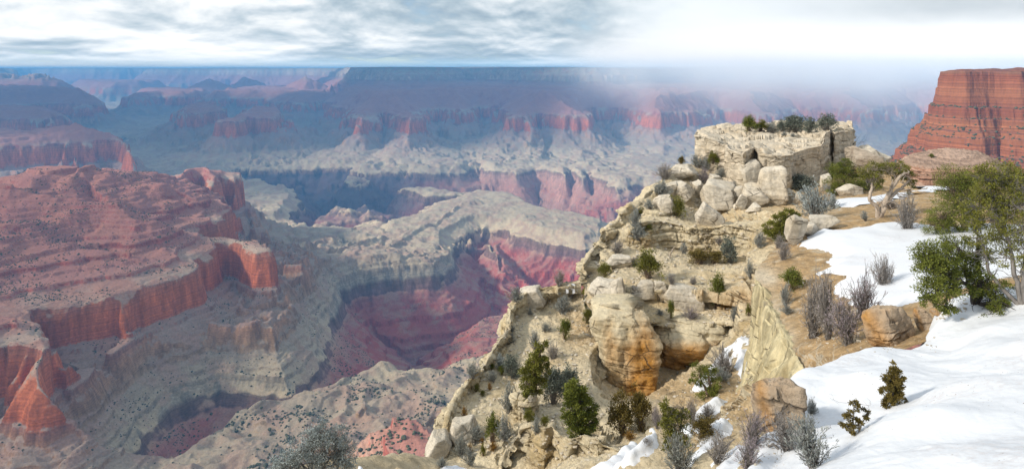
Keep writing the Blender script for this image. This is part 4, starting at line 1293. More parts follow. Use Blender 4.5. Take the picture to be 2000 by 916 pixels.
# (centre u, base v, width px, height px, lean degrees, seed, material, label)
BOULDERS = [
    (1507, 402, 50, 82, 8, 3, 0, 'tall pointed cream slab leaning against the front of the flat-topped outcrop'),
    (1465, 368, 42, 50, -6, 5, 0, 'upright cream block wedged between the outcrop buttress and the leaning slab'),
    (1475, 405, 42, 46, 5, 7, 0, 'rounded cream block at the left foot of the leaning slab'),
    (1447, 395, 36, 32, -18, 9, 0, 'small cracked cream block between the big tilted boulder and the rounded block'),
    (1449, 410, 20, 28, 30, 11, 0, 'thin slanting sliver of stone right of the big tilted boulder'),
    (1405, 416, 66, 58, 20, 13, 0, 'biggest tilted cream boulder below the left end of the outcrop'),
    (1385, 443, 46, 38, 12, 15, 0, 'angular grey cream block lying below the biggest tilted boulder'),
    (1399, 367, 28, 26, 0, 17, 0, 'cube shaped boulder next to the purple bush under the outcrop'),
    (1367, 387, 26, 34, -25, 19, 0, 'leaning boulder between the cube shaped one and the long pale one'),
    (1335, 391, 46, 38, -20, 21, 0, 'long pale boulder tipped to the left on the upper talus'),
    (1302, 414, 40, 30, -8, 23, 0, 'pale boulder just left of a round olive bush on the talus'),
    (1314, 384, 32, 28, -15, 25, 0, 'grey boulder beside the sagebrush at the left edge of the talus'),
    (1542, 398, 22, 26, 20, 27, 0, 'narrow slab fallen to the right of the leaning slab'),
    (1559, 401, 16, 26, 10, 29, 0, 'small upright stone right of the narrow fallen slab'),
    (1439, 412, 14, 12, 0, 31, 0, 'little square stone on the sand under the thin sliver'),
    (1476, 415, 22, 13, 0, 33, 0, 'low flat stone on the sand under the rounded block'),
    (1615, 368, 22, 26, 0, 35, 0, 'round stone half hidden left of the dark green juniper'),
    (1699, 314, 42, 40, -15, 37, 0, 'pointed boulder on the skyline gap right of the outcrop'),
    (1690, 336, 62, 34, 8, 39, 2, 'broad brownish boulder under the pointed one in the gap'),
    (1728, 312, 26, 18, 10, 40, 0, 'low pale stone right of the pointed boulder in the gap'),
    (1556, 478, 44, 58, 18, 41, 0, 'big pale boulder on the terrace edge below the silver sagebrush'),
    (1578, 464, 30, 30, 0, 43, 0, 'smaller rounded boulder tucked right of the big pale terrace boulder'),
    (1608, 452, 48, 30, -12, 45, 0, 'flat tan slab right of the silver sagebrush'),
    (1662, 384, 50, 24, -6, 47, 0, 'flat pale slab at the left end of the farther snow patch'),
    (1333, 350, 58, 30, -12, 49, 0, 'flat ledge stone at the top left of the talus'),
    (1042, 592, 44, 30, -14, 51, 0, 'lone tilted pale boulder on the crest of the left slope'),
    (1216, 522, 46, 22, 4, 53, 0, 'flat whitish slab above the band of blocks'),
    (1180, 592, 52, 44, 3, 55, 0, 'leftmost large block of the band, above the pillar'),
    (1209, 600, 30, 54, -12, 57, 0, 'tall tapering block second from the left in the band above the pillar'),
    (1238, 590, 24, 34, 0, 59, 0, 'narrow rounded block in the band right of the tall tapering one'),
    (1262, 590, 38, 36, 2, 61, 0, 'square cracked block in the middle of the band above the crevice'),
    (1290, 588, 26, 38, -5, 63, 0, 'upright block in the band right of the square cracked one'),
    (1330, 602, 70, 42, 3, 65, 0, 'wide layered block at the right end of the band'),
    (858, 878, 34, 36, -30, 77, 0, 'pointed pale boulder at the very left edge of the slope'),
    (902, 864, 50, 38, -22, 79, 0, 'flat white rock face on the lower left slope'),
    (1040, 783, 15, 15, 0, 81, 0, 'small round stone under the tall olive juniper'),
    (1738, 676, 96, 72, -24, 83, 1, 'orange lichen covered boulder sitting in the snow'),
    (1802, 645, 28, 46, -12, 85, 1, 'narrow stone between the lichen boulder and the bare soil'),
    (1832, 618, 22, 16, 0, 86, 1, 'small loose stone on the bare soil under the pinyon'),
    (1815, 636, 16, 12, 0, 87, 1, 'tiny pebble sized stone beside the narrow stone'),
    (1525, 832, 92, 96, -18, 89, 1, 'pinkish rock with orange lichen at the foot of the yellow fin'),
]


def add_boulder(u, v, w, h, lean, seed, mi, label):
    p, n, d = hit(u, v - 2)
    k = d / FOC
    W, H = w * k, h * k
    dims = (W * 0.56, W * 0.5, H * 0.58) if mi != 0 or v < 760 else (W * 0.68, W * 0.7, H * 0.82)
    me = rock_mesh(seed * 7 + 1, dims, rough=0.055 if mi != 1 else 0.15, sharp=42.0 if mi != 1 else 9.0)
    o = link('boulder', me, (M_BOULDER, M_LICHEN, M_WARM)[mi])
    if mi == 1:
        co = np.array([q.co[:] for q in me.vertices])
        st = np.clip(0.75 - np.abs(co[:, 0] + W * 0.28) / (W * 0.3), 0, 1) * 0.8 + 0.3 * sstep(0, H, co[:, 2])
        a = me.attributes.new('stain', 'FLOAT', 'POINT'); a.data.foreach_set('value', st.astype(np.float32))
    sink = 0.22 if v > 760 and mi == 0 else 0.40
    o.location = (p.x, p.y + W * 0.15, p.z + H * sink)
    o.rotation_euler = (math.radians(random.Random(seed).uniform(-8, 8)), math.radians(lean), math.radians(random.Random(seed).uniform(-25, 25)))
    tag(o, label, 'boulder', 'loose boulders on the headland')
    return o


for b_ in BOULDERS:
    add_boulder(*b_)


# rubble on the slopes: too many to count
def build_rubble():
    rnd = np.random.default_rng(4)
    protos = []
    for s in range(6):
        me = rock_mesh(900 + s, (1, 0.85, 0.6), planes=8, rough=0.05, sub=2)
        protos.append((np.array([v.co[:] for v in me.vertices], np.float32), np.array([list(p.vertices) for p in me.polygons], np.int32)))
        bpy.data.meshes.remove(me)
    zones = [(1180, 1480, 400, 480, 420), (1150, 1480, 480, 560, 600), (1190, 1480, 600, 640, 260), (900, 1160, 580, 900, 1500), (1280, 1480, 690, 880, 500), (1560, 1760, 540, 680, 240), (1040, 1240, 790, 910, 420),
             (1770, 1960, 300, 330, 260), (1830, 1890, 585, 625, 60), (1300, 1420, 340, 430, 260), (600, 900, 920, 990, 160), (1472, 1535, 770, 912, 110), (1690, 1830, 650, 690, 40)]
    VV, FF, b = [], [], 0
    for (u0, u1, v0, v1, n) in zones:
        for _ in range(n):
            u, v = rnd.uniform(u0, u1), rnd.uniform(v0, v1)
            r = Vector(at(u, v, 1.0)).normalized()
            p, nn, i, dd = BVH.ray_cast(ORI, r, 260)
            if p is None or nn is None or abs(nn.z) < 0.35: continue
            if u > 1480 and v < 520: continue
            s = p.y / FOC * (2.0 + 5.5 * rnd.random() ** 4) * 0.62
            V0, F0 = protos[rnd.integers(6)]
            a = rnd.uniform(0, 6.28)
            ca, sa = math.cos(a), math.sin(a)
            V = V0 * s * rnd.uniform(0.7, 1.3, 3)
            V = np.stack([V[:, 0] * ca - V[:, 1] * sa, V[:, 0] * sa + V[:, 1] * ca, V[:, 2]], 1) + np.array(p) + (0, 0, s * 0.15)
            VV.append(V); FF.append(F0 + b); b += len(V)
    me = mesh_np('rubble', np.concatenate(VV), np.concatenate(FF), False)
    tag(link('rubble', me, M_BOULDER), kind='stuff')


build_rubble()


# ---- snow lying in patches
def snow_patch(name, pts, thick=0.22, res=70):
    W = []
    for u, v in pts:
        p, n, d = hit(u, v)
        W.append((p.x, p.y))
    W = np.array(W, np.float32)
    lo, hi = W.min(0) - 0.6, W.max(0) + 0.6
    nx = res; ny = max(12, min(220, int(res * (hi[1] - lo[1]) / (hi[0] - lo[0]))))
    x, y = np.meshgrid(np.linspace(lo[0], hi[0], nx), np.linspace(lo[1], hi[1], ny))
    x = x.astype(np.float32); y = y.astype(np.float32)
    s = (hi - lo).mean()
    wx, wy = (fbm2(x / s * 7, y / s * 7, 4, 801) - 0.5) * s * 0.10, (fbm2(x / s * 7, y / s * 7, 4, 805) - 0.5) * s * 0.10
    sd, _t = sdf(x + wx, y + wy, W)
    z = np.zeros_like(x)
    ztop = max(at(u, v, 1)[2] for u, v in pts)
    for i in range(ny):
        for j in range(nx):
            p, n = drop(float(x[i, j]), float(y[i, j]))
            z[i, j] = p.z if p is not None else -60
    # snow smooths what lies under it; higher stones poke through
    z0 = z.copy()
    for _ in range(10):
        zz = np.pad(z, 1, mode='edge')
        z = (zz[:-2, 1:-1] + zz[2:, 1:-1] + zz[1:-1, :-2] + zz[1:-1, 2:] + z * 2) / 6
    z = np.minimum(np.maximum(z, z0 - 0.25), z0 + 0.5)
    edge = min(0.8, s * 0.08)
    h = thick * sstep(edge * 0.25, -edge, sd) + (fbm2(x / 1.7, y / 1.7, 3, 811) - 0.5) * 0.10 - 0.02
    Z = z + np.where(sd < edge * 0.25, h, -0.3)
    zm = np.median(z[sd < 0]) if (sd < 0).any() else 0
    keep = (sd < edge * 0.6) & (np.abs(z - zm) < max(0.4, s * 0.42))
    F = grid_faces(ny, nx)
    F = F[keep.ravel()[F].all(1)]
    used = np.unique(F)
    mp = np.full(nx * ny, -1); mp[used] = np.arange(len(used))
    V = np.stack([x, y, Z], -1).reshape(-1, 3)[used]
    o = link(name, mesh_np(name, V, mp[F], True), M_SNOW)
    tag(o, kind='stuff')


snow_patch('snow_patch', [(1634, 396), (1660, 388), (1690, 386), (1720, 384), (1760, 372), (1800, 363), (1824, 372), (1795, 388), (1740, 396), (1700, 401), (1660, 404)], 0.25)
snow_patch('snow_patch', [(1550, 488), (1580, 466), (1604, 449), (1630, 444), (1650, 452), (1690, 447), (1740, 440), (1790, 440), (1845, 448), (1930, 440), (2040, 440), (2060, 520), (1960, 545), (1850, 560), (1795, 590), (1745, 600), (1700, 612),
                          (1655, 590), (1648, 556), (1662, 538), (1620, 536), (1572, 544), (1598, 520), (1624, 497), (1590, 490)], 0.28, 130)
snow_patch('snow_patch', [(1350, 762), (1384, 722), (1420, 684), (1452, 660), (1464, 690), (1456, 716), (1420, 718), (1392, 742), (1364, 765)], 0.5)
snow_patch('snow_patch', [(1338, 838), (1360, 806), (1396, 782), (1420, 774), (1416, 792), (1390, 812), (1362, 842), (1345, 852)], 0.35)
snow_patch('snow_patch', [(1350, 898), (1368, 858), (1396, 822), (1426, 846), (1400, 866), (1384, 884), (1364, 898)], 0.3)
snow_patch('snow_patch', [(1150, 925), (1190, 900), (1235, 862), (1284, 840), (1284, 862), (1258, 892), (1226, 922)], 0.4)
snow_patch('snow_patch', [(1388, 922), (1408, 888), (1448, 876), (1466, 900), (1470, 930)], 0.3)
snow_patch('snow_patch', [(1094, 564), (1104, 560), (1118, 560), (1128, 566), (1116, 571), (1100, 570)], 0.25, 40)
snow_patch('snow_patch', [(690, 930), (700, 910), (716, 922), (720, 945), (700, 950)], 0.2, 40)
snow_patch('snow_patch', [(830, 940), (850, 918), (890, 912), (930, 925), (900, 945)], 0.2, 40)


# ---- plants
def leaf_mat(name, dark, light, rough=0.8):
    m, g, b = base_mat(name)
    t = g.n('ShaderNodeAttribute', attribute_name='tint').outputs['Fac']
    c = g.ramp(t, [(0.0, dark), (0.6, tuple((x + y) / 2 for x, y in zip(dark, light))), (1.0, light)])
    g.l(c, b.inputs['Base Color'])
    b.inputs['Roughness'].default_value = rough
    return m


def bark_mat(name, a, bcol):
    m, g, b = base_mat(name)
    geo = g.n('ShaderNodeNewGeometry')
    n = g.noise(g.scalev(geo.outputs['Position'], (9, 9, 2.5)), 1.5, 4, 0.7)
    g.l(g.ramp(n, [(0.3, a), (0.7, bcol)]), b.inputs['Base Color'])
    return m


LEAF = {
    'sage': leaf_mat('sage_leaf', (0.17, 0.18, 0.17), (0.42, 0.44, 0.40)),
    'silver': leaf_mat('silver_leaf', (0.21, 0.24, 0.24), (0.50, 0.55, 0.53)),
    'dark': leaf_mat('dark_leaf', (0.08, 0.095, 0.08), (0.25, 0.28, 0.23)),
    'green': leaf_mat('green_leaf', (0.06, 0.08, 0.014), (0.235, 0.25, 0.048)),
    'olive': leaf_mat('olive_leaf', (0.085, 0.09, 0.016), (0.27, 0.26, 0.05)),
    'rust': leaf_mat('rust_leaf', (0.16, 0.085, 0.015), (0.42, 0.23, 0.04)),
    'brown': leaf_mat('brown_leaf', (0.075, 0.06, 0.016), (0.24, 0.18, 0.05)),
    'bare': leaf_mat('bare_twig', (0.28, 0.25, 0.225), (0.50, 0.46, 0.43)),
    'purple': leaf_mat('purple_twig', (0.29, 0.235, 0.26), (0.51, 0.43, 0.475)),
}
BARK = {
    'grey': bark_mat('grey_bark', (0.13, 0.115, 0.105), (0.30, 0.275, 0.25)),
    'brown': bark_mat('brown_bark', (0.10, 0.07, 0.05), (0.26, 0.19, 0.14)),
    'pale': bark_mat('pale_bark', (0.32, 0.25, 0.19), (0.58, 0.49, 0.40)),
    'dark': bark_mat('dark_bark', (0.03, 0.025, 0.022), (0.10, 0.085, 0.075)),
}
LEAFBARK = {'sage': 'grey', 'silver': 'grey', 'dark': 'grey', 'green': 'brown', 'olive': 'brown', 'rust': 'brown', 'brown': 'brown', 'bare': 'grey', 'purple': 'grey'}


def unit(v):
    return v / (np.linalg.norm(v, axis=-1, keepdims=True) + 1e-9)


def leaf_quads(c, d, ln, wd, rnd):
    """one narrow blade per centre c along direction d"""
    n = len(c)
    s = unit(np.cross(d, rnd.normal(size=(n, 3))))
    ln = np.broadcast_to(ln, (n,))[:, None]; wd = np.broadcast_to(wd, (n,))[:, None]
    V = np.stack([c - s * wd * 0.5, c + d * ln * 0.55 - s * wd, c + d * ln, c + d * ln * 0.5 + s * wd], 1)
    return V.reshape(-1, 3), np.arange(n * 4).reshape(n, 4)


def tubes(paths, sides=5):
    """paths: list of (points (k,3), radii (k,))"""
    VV, FF, b = [], [], 0
    th = np.linspace(0, 2 * math.pi, sides, endpoint=False)
    for P_, r in paths:
        P_ = np.asarray(P_, float)
        k = len(P_)
        t = unit(np.gradient(P_, axis=0))
        ref = np.where(np.abs(t[:, 2:3]) > 0.9, np.array((1.0, 0, 0)), np.array((0, 0, 1.0)))
        a = unit(np.cross(t, ref)); c = np.cross(t, a)
        V = P_[:, None] + np.asarray(r)[:, None, None] * (np.cos(th)[None, :, None] * a[:, None] + np.sin(th)[None, :, None] * c[:, None])
        VV.append(V.reshape(-1, 3))
        i = (np.arange(k - 1)[:, None] * sides + np.arange(sides)[None]).ravel()
        j = (np.arange(k - 1)[:, None] * sides + (np.arange(sides)[None] + 1) % sides).ravel()
        FF.append(np.stack([i, j, j + sides, i + sides], 1) + b)
        b += k * sides
    return np.concatenate(VV), np.concatenate(FF)


def curve(a, b, bend, k=5, rnd=None):
    t = np.linspace(0, 1, k)[:, None]
    mid = (a + b) / 2 + bend
    P_ = (1 - t) ** 2 * a + 2 * t * (1 - t) * mid + t ** 2 * b
    if rnd is not None:
        P_[1:-1] += rnd.normal(size=(k - 2, 3)) * np.linalg.norm(b - a) * 0.05
    return P_


def bush_meshes(kind, seed):
    """unit bush: about 1 wide and 1 tall, base at the origin -> (stems mesh, foliage mesh)"""
    rnd = np.random.default_rng(seed)
    paths, C, Dr, L, Wd, T = [], [], [], [], [], []
    bare = kind in ('bare', 'purple')
    tuft = kind in ('green', 'olive', 'dark', 'brown')
    ns = 84 if bare else 70
    lop = rnd.normal(size=2) * 0.12
    for i in range(ns):
        a = rnd.uniform(0, 2 * math.pi)
        el = rnd.beta(2.2, 1.6) * math.pi / 2
        R_ = rnd.uniform(0.62, 1.0) * (1.05 if rnd.random() > 0.15 else 1.25)
        tip = np.array((math.cos(a) * math.cos(el) * 0.52 * R_ + lop[0] * 0.5, math.sin(a) * math.cos(el) * 0.52 * R_ + lop[1] * 0.5, (0.12 + 0.86 * math.sin(el)) * R_ * 0.98))
        base = np.array((rnd.normal() * 0.05, rnd.normal() * 0.05, -0.04))
        P_ = curve(base, tip, np.array((0, 0, 0.08)) + rnd.normal(size=3) * 0.05, 5, rnd)
        r0 = 0.009 if bare else 0.010
        paths.append((P_, np.linspace(r0, 0.0035, 5)))
        if bare:
            for q in range(4):
                s = rnd.integers(1, 4)
                st_ = P_[s] + (P_[s + 1] - P_[s]) * rnd.random()
                e_ = st_ + unit(unit(tip - base) + rnd.normal(size=3) * 0.55) * rnd.uniform(0.14, 0.30)
                e_[2] = max(e_[2], 0.02)
                P2 = curve(st_, e_, rnd.normal(size=3) * 0.02, 4)
                paths.append((P2, np.linspace(0.0055, 0.0022, 4)))
                m = 5
                tt = rnd.random(m)[:, None]
                C.append(st_ + (e_ - st_) * tt); Dr.append(unit(unit(e_ - st_) + rnd.normal(size=(m, 3)) * 0.6)); L.append(np.full(m, 0.075)); Wd.append(np.full(m, 0.0045)); T.append(rnd.random(m))
        elif tuft:
            m = 46
            cc = tip * rnd.uniform(0.7, 1.12)
            o = rnd.normal(size=(m, 3)) * 0.058
            C.append(cc + o); Dr.append(unit(o / 0.08 + unit(tip) * 1.2 + rnd.normal(size=(m, 3)) * 0.5)); L.append(rnd.uniform(0.05, 0.09, m)); Wd.append(np.full(m, 0.016))
            T.append(np.clip(rnd.normal(0.5, 0.22, m) + rnd.normal() * 0.15, 0, 1))
        else:
            m = 34
            tt = rnd.uniform(0.3, 1.02, m)
            pos = np.stack([np.interp(tt, np.linspace(0, 1, 5), P_[:, q]) for q in range(3)], 1) + rnd.normal(size=(m, 3)) * 0.022
            C.append(pos); Dr.append(unit(unit(tip - base) * 1.0 + rnd.normal(size=(m, 3)) * 0.45)); L.append(rnd.uniform(0.06, 0.11, m)); Wd.append(np.full(m, 0.008))
            T.append(np.clip(rnd.normal(0.5, 0.25, m) + rnd.normal() * 0.12, 0, 1))
    C, Dr, L, Wd, T = np.concatenate(C), np.concatenate(Dr), np.concatenate(L), np.concatenate(Wd), np.concatenate(T)
    V, F = leaf_quads(C, Dr, L, Wd, rnd)
    fol = mesh_np('foliage', V, F, False, {'tint': np.repeat(T, 4)})
    V, F = tubes(paths, 3)
    st_ = mesh_np('stems', V, F, True)
    fol.materials.append(LEAF[kind]); st_.materials.append(BARK[LEAFBARK[kind]])
    return st_, fol


BUSH = {}
BUSHWORD = {'sage': 'bush', 'silver': 'bush', 'dark': 'bush', 'green': 'bush', 'olive': 'bush', 'rust': 'bush', 'brown': 'bush', 'bare': 'bush', 'purple': 'bush'}
BNAME = {'sage': 'sagebrush', 'silver': 'sagebrush', 'dark': 'juniper_bush', 'green': 'juniper_bush', 'olive': 'juniper_bush', 'rust': 'dry_bush', 'brown': 'juniper_bush', 'bare': 'bare_bush', 'purple': 'bare_bush'}


def bush(kind, u, v, w, h, label, dd=None):
    rn = random.Random(int(u * 13 + v * 7))
    key = (kind, rn.randrange(3))
    if key not in BUSH:
        BUSH[key] = bush_meshes(kind, hash(key[0]) % 1 + 17 * key[1] + sum(map(ord, kind)))
    p, n, d = hit(u, v)
    if dd is not None:
        p = Vector(at(u, v, dd)); d = dd
    k = d / FOC
    r = bpy.data.objects.new(BNAME[kind], None)
    COL.objects.link(r)
    r.empty_display_size = 0.1
    r.location = (p.x, p.y + 0.1 * w * k, p.z - 0.02)
    r.rotation_euler = (0, 0, rn.uniform(0, 6.28))
    r.scale = (w * k * 1.18, w * k * 1.18, h * k * 1.12)
    tag(r, label, 'bush', 'bushes on the headland')
    for nm, me in zip(('stems', 'foliage'), BUSH[key]):
        o = bpy.data.objects.new(nm, me)
        COL.objects.link(o)
        o.parent = r
    return r


BUSHES = [
    ('green', 1463, 259, 28, 26, 'dark green bush at the left end of the row along the outcrop top'),
    ('olive', 1486, 257, 26, 18, 'yellowish bush second from left on the outcrop top'),
    ('sage', 1506, 259, 30, 20, 'low grey bush next to the yellowish one on the outcrop top'),
    ('dark', 1527, 258, 14, 20, 'small dark upright bush just left of the largest bush on the outcrop top'),
    ('dark', 1552, 260, 42, 31, 'largest dark bush in the middle of the outcrop top'),
    ('dark', 1582, 260, 22, 25, 'dark bush just right of the largest one on the outcrop top'),
    ('dark', 1613, 254, 32, 26, 'dark grey bush at the right end of the outcrop top'),
    ('sage', 1531, 266, 12, 8, 'tiny grey tuft on the cap rock below the largest bush'),
    ('sage', 1549, 268, 12, 7, 'tiny tuft right of the other one on the cap rock'),
    ('sage', 1362, 328, 24, 24, 'grey bush against the left wall of the outcrop'),
    ('sage', 1377, 334, 28, 24, 'fuller grey bush just right of the one at the left wall of the outcrop'),
    ('olive', 1394, 320, 20, 20, 'olive bush close under the left wall of the outcrop'),
    ('green', 1402, 332, 9, 22, 'slim dark green shrub against the outcrop buttress'),
    ('sage', 1407, 350, 24, 20, 'grey bush above the cube shaped boulder'),
    ('purple', 1378, 360, 30, 28, 'purple grey bush left of the cube shaped boulder'),
    ('sage', 1435, 376, 16, 20, 'faint grey tuft at the foot of the outcrop buttress'),
    ('bare', 1299, 352, 34, 30, 'leafless grey bush at the top edge of the left talus'),
    ('sage', 1289, 386, 42, 30, 'wide sagebrush left of the long pale boulder'),
    ('olive', 1325, 424, 28, 32, 'round olive bush in front of the long pale boulder'),
    ('brown', 1330, 326, 13, 17, 'small brown bush alone on the skyline left of the outcrop'),
    ('sage', 1248, 468, 38, 28, 'wide sagebrush lower down the left edge of the talus'),
    ('sage', 1240, 443, 26, 32, 'tall sagebrush on the left edge above the wide lower one'),
    ('olive', 1266, 452, 15, 13, 'small olive bush touching the wide lower sagebrush'),
    ('olive', 1250, 420, 13, 14, 'small olive bush at the very edge under the skyline'),
    ('sage', 1270, 409, 22, 18, 'grey bush right of the small olive bush at the edge'),
    ('bare', 1204, 496, 28, 26, 'bare grey bush on the stony slope left of the layered ledge'),
    ('olive', 1267, 545, 42, 48, 'bright yellow green bush standing over the band of blocks'),
    ('olive', 1183, 540, 26, 22, 'round olive cushion bush on the white slab above the pillar'),
    ('bare', 1240, 520, 22, 18, 'small bare bush between the flat whitish slab and the yellow green bush'),
    ('sage', 1335, 496, 18, 20, 'grey bush against the foot of the layered ledge'),
    ('brown', 1368, 517, 44, 22, 'low brown green mat of bush below the layered ledge'),
    ('brown', 1396, 516, 34, 20, 'second brown green bush, right of the low mat'),
    ('dark', 1428, 514, 30, 42, 'tall dark grey bush at the right of the layered ledge'),
    ('bare', 1405, 478, 18, 15, 'twiggy tuft growing from the layered ledge'),
    ('sage', 1484, 484, 28, 28, 'grey bush under the olive juniper'),
    ('sage', 1467, 544, 20, 32, 'grey bush left of the top of the yellow fin'),
    ('bare', 1312, 556, 18, 18, 'small grey tuft above the upright block of the band'),
    ('bare', 1353, 556, 16, 15, 'small grey tuft above the wide layered block'),
    ('green', 1402, 600, 28, 52, 'dark green upright bush right of the wide layered block'),
    ('rust', 1418, 606, 20, 20, 'dry rusty bush at the foot of the dark green upright bush'),
    ('sage', 1434, 628, 20, 28, 'grey bush right of the dry rusty one'),
    ('olive', 1463, 617, 10, 18, 'slim olive bush left of the fin'),
    ('green', 1311, 624, 13, 32, 'tiny single stemmed green bush on top of the overhang'),
    ('bare', 1227, 618, 24, 24, 'bare bush on top of the pillar'),
    ('purple', 1352, 630, 32, 26, 'purple grey bush on top of the overhang'),
    ('sage', 1290, 616, 16, 11, 'low grey tuft above the crevice'),
    ('olive', 1143, 600, 22, 34, 'olive bush clinging to the left side of the block band'),
    ('olive', 1147, 632, 18, 26, 'lower olive bush clinging left of the pillar'),
    ('bare', 1093, 560, 28, 30, 'bare bush on the crest beside the little snow patch'),
    ('sage', 1010, 592, 34, 26, 'grey bush left of the lone tilted boulder'),
    ('sage', 1098, 613, 38, 32, 'dense grey bush on the stones below the crest'),
    ('bare', 1116, 584, 20, 20, 'bare bush right of the dense grey one below the crest'),
    ('sage', 1036, 616, 13, 12, 'small tuft under the lone tilted boulder'),
    ('sage', 1064, 648, 20, 16, 'grey tuft at the middle of the upper left slope'),
    ('green', 1104, 664, 22, 34, 'thin scraggly green bush in the middle of the stony slope'),
    ('sage', 1046, 684, 22, 32, 'grey bush above the tall olive juniper'),
    ('bare', 1080, 702, 28, 28, 'twiggy bush right of the top of the olive juniper'),
    ('sage', 999, 648, 18, 14, 'grey tuft on the cliff edge below the lone boulder'),
    ('sage', 998, 672, 24, 18, 'grey bush further down the cliff edge'),
    ('sage', 921, 730, 30, 28, 'grey bush at the left edge of the slope'),
    ('sage', 954, 718, 16, 14, 'small grey bush on the edge left of a green tuft'),
    ('green', 959, 724, 9, 12, 'bright green tuft at the cliff edge'),
    ('silver', 976, 722, 22, 26, 'pale grey bush at the cliff edge'),
    ('green', 980, 732, 13, 15, 'second green tuft, under the pale grey bush'),
    ('dark', 1002, 740, 32, 38, 'dark sagebrush left of the tall olive juniper'),
    ('sage', 964, 746, 22, 18, 'grey bush below the two green tufts'),
    ('rust', 956, 762, 10, 14, 'orange tuft below the green tufts'),
    ('olive', 930, 765, 11, 12, 'olive tuft on the bare pale slope left of the orange one'),
    ('olive', 943, 773, 9, 10, 'tiny olive tuft under the orange one'),
    ('rust', 906, 814, 15, 18, 'lone orange tuft on the lower left slope'),
    ('sage', 995, 808, 34, 52, 'tall grey bush left of the pale rock rib'),
    ('dark', 1081, 790, 46, 62, 'big dark sagebrush between the two junipers on the slope'),
    ('dark', 1112, 766, 42, 42, 'dark sagebrush above the right juniper on the slope'),
    ('sage', 1026, 808, 18, 22, 'grey tuft right of the pale rock rib'),
    ('olive', 1032, 824, 20, 22, 'yellow green bush right of the pale rock rib'),
    ('olive', 1063, 832, 15, 17, 'round olive bush above the fractured bottom ledge'),
    ('sage', 1048, 848, 20, 28, 'grey bush on the left end of the fractured bottom ledge'),
    ('green', 962, 864, 26, 44, 'green and grey bush low on the left slope'),
    ('sage', 988, 862, 38, 44, 'broad grey bush right of the green and grey one'),
    ('sage', 926, 866, 34, 32, 'grey bush beside the flat white rock face'),
    ('rust', 941, 866, 11, 11, 'small orange tuft under the green and grey bush'),
    ('rust', 963, 880, 20, 16, 'orange cushion at the foot of the broad grey bush'),
    ('rust', 917, 886, 11, 18, 'orange tuft inside the lowest grey bushes'),
    ('olive', 944, 890, 11, 18, 'green tuft below the small orange tuft'),
    ('sage', 898, 892, 28, 36, 'grey bush near the pointed pale boulder'),
    ('sage', 996, 896, 24, 28, 'grey bush at the left foot of the fractured bottom ledge'),
    ('sage', 920, 908, 30, 30, 'lowest grey bush of the left slope'),
    ('sage', 862, 914, 24, 20, 'grey bush at the bottom left corner of the headland'),
    ('brown', 1218, 846, 48, 60, 'rust brown bush below the pillar'),
    ('brown', 1254, 842, 46, 62, 'darker brown bush touching the rust brown one below the pillar'),
    ('rust', 1232, 858, 26, 14, 'orange fringe under the two brown bushes'),
    ('purple', 1284, 838, 18, 42, 'slim purple bush right of the brown bushes'),
    ('bare', 1264, 876, 22, 20, 'little bare bush sticking out of the lower snow tongue'),
    ('sage', 1330, 930, 66, 76, 'big sagebrush at the bottom edge below the olive juniper'),
    ('bare', 1352, 834, 26, 52, 'dark twiggy bush between the snow tongues'),
    ('brown', 1374, 858, 44, 40, 'brown bush between the two lower snow tongues'),
    ('bare', 1416, 738, 48, 58, 'white twigged bush in front of the gully snow'),
    ('sage', 1412, 745, 40, 24, 'grey bush at the foot of the white twigged one'),
    ('bare', 1384, 820, 30, 28, 'grey bush on the middle snow tongue'),
    ('bare', 1402, 906, 50, 50, 'dark bush of dead branches below the lowest snow tongue'),
    ('purple', 1470, 880, 52, 70, 'upper purple bush at the edge of the near snow'),
    ('purple', 1462, 918, 46, 60, 'lower purple bush at the edge of the near snow'),
    ('sage', 1592, 912, 84, 90, 'large grey bush on the near snow at the bottom edge'),
    ('bare', 1540, 880, 60, 66, 'bare bush left of the large grey one on the near snow'),
    ('sage', 1588, 808, 24, 28, 'small grey bush alone on the near snow'),
    ('silver', 1598, 430, 66, 64, 'silver sagebrush on the terrace'),
    ('silver', 1628, 408, 24, 26, 'small silver bush right of the big silver sagebrush'),
    ('dark', 1568, 372, 52, 26, 'dark bush in the shadow under the right side of the outcrop'),
    ('sage', 1628, 380, 32, 16, 'low grey bush left of the farther snow'),
    ('bare', 1530, 508, 28, 34, 'bare bush above the tan corner of the terrace'),
    ('bare', 1520, 485, 22, 24, 'bare bush under the big pale terrace boulder'),
    ('green', 1549, 568, 38, 34, 'bright green bush on the tan terrace corner'),
    ('sage', 1534, 596, 24, 38, 'grey bush below the bright green one on the terrace'),
    ('sage', 1540, 614, 26, 18, 'low grey bush further along the fin edge'),
    ('bare', 1590, 660, 56, 110, 'tall brown leafless bush on the terrace'),
    ('bare', 1622, 662, 44, 120, 'second tall leafless bush, touching the purple one'),
    ('purple', 1660, 672, 66, 84, 'large purple leafless bush left of the lichen boulder'),
    ('purple', 1690, 625, 56, 80, 'purple leafless bush standing in the terrace snow'),
    ('bare', 1726, 566, 44, 62, 'fine bare bush alone on the terrace snow'),
    ('bare', 1774, 456, 40, 72, 'brown bare bush beside the pinyon on the terrace'),
    ('purple', 1694, 372, 44, 28, 'dark purple bush behind the twisted juniper'),
    ('sage', 1692, 432, 16, 18, 'small grey bush at the left of the twisted juniper trunk'),
    ('bare', 1745, 408, 40, 18, 'dark fallen twigs at the right of the twisted juniper'),
    ('green', 1820, 309, 9, 7, 'tiny green bush on top of the pink bench'),
]
for b_ in BUSHES:
    bush(*b_)


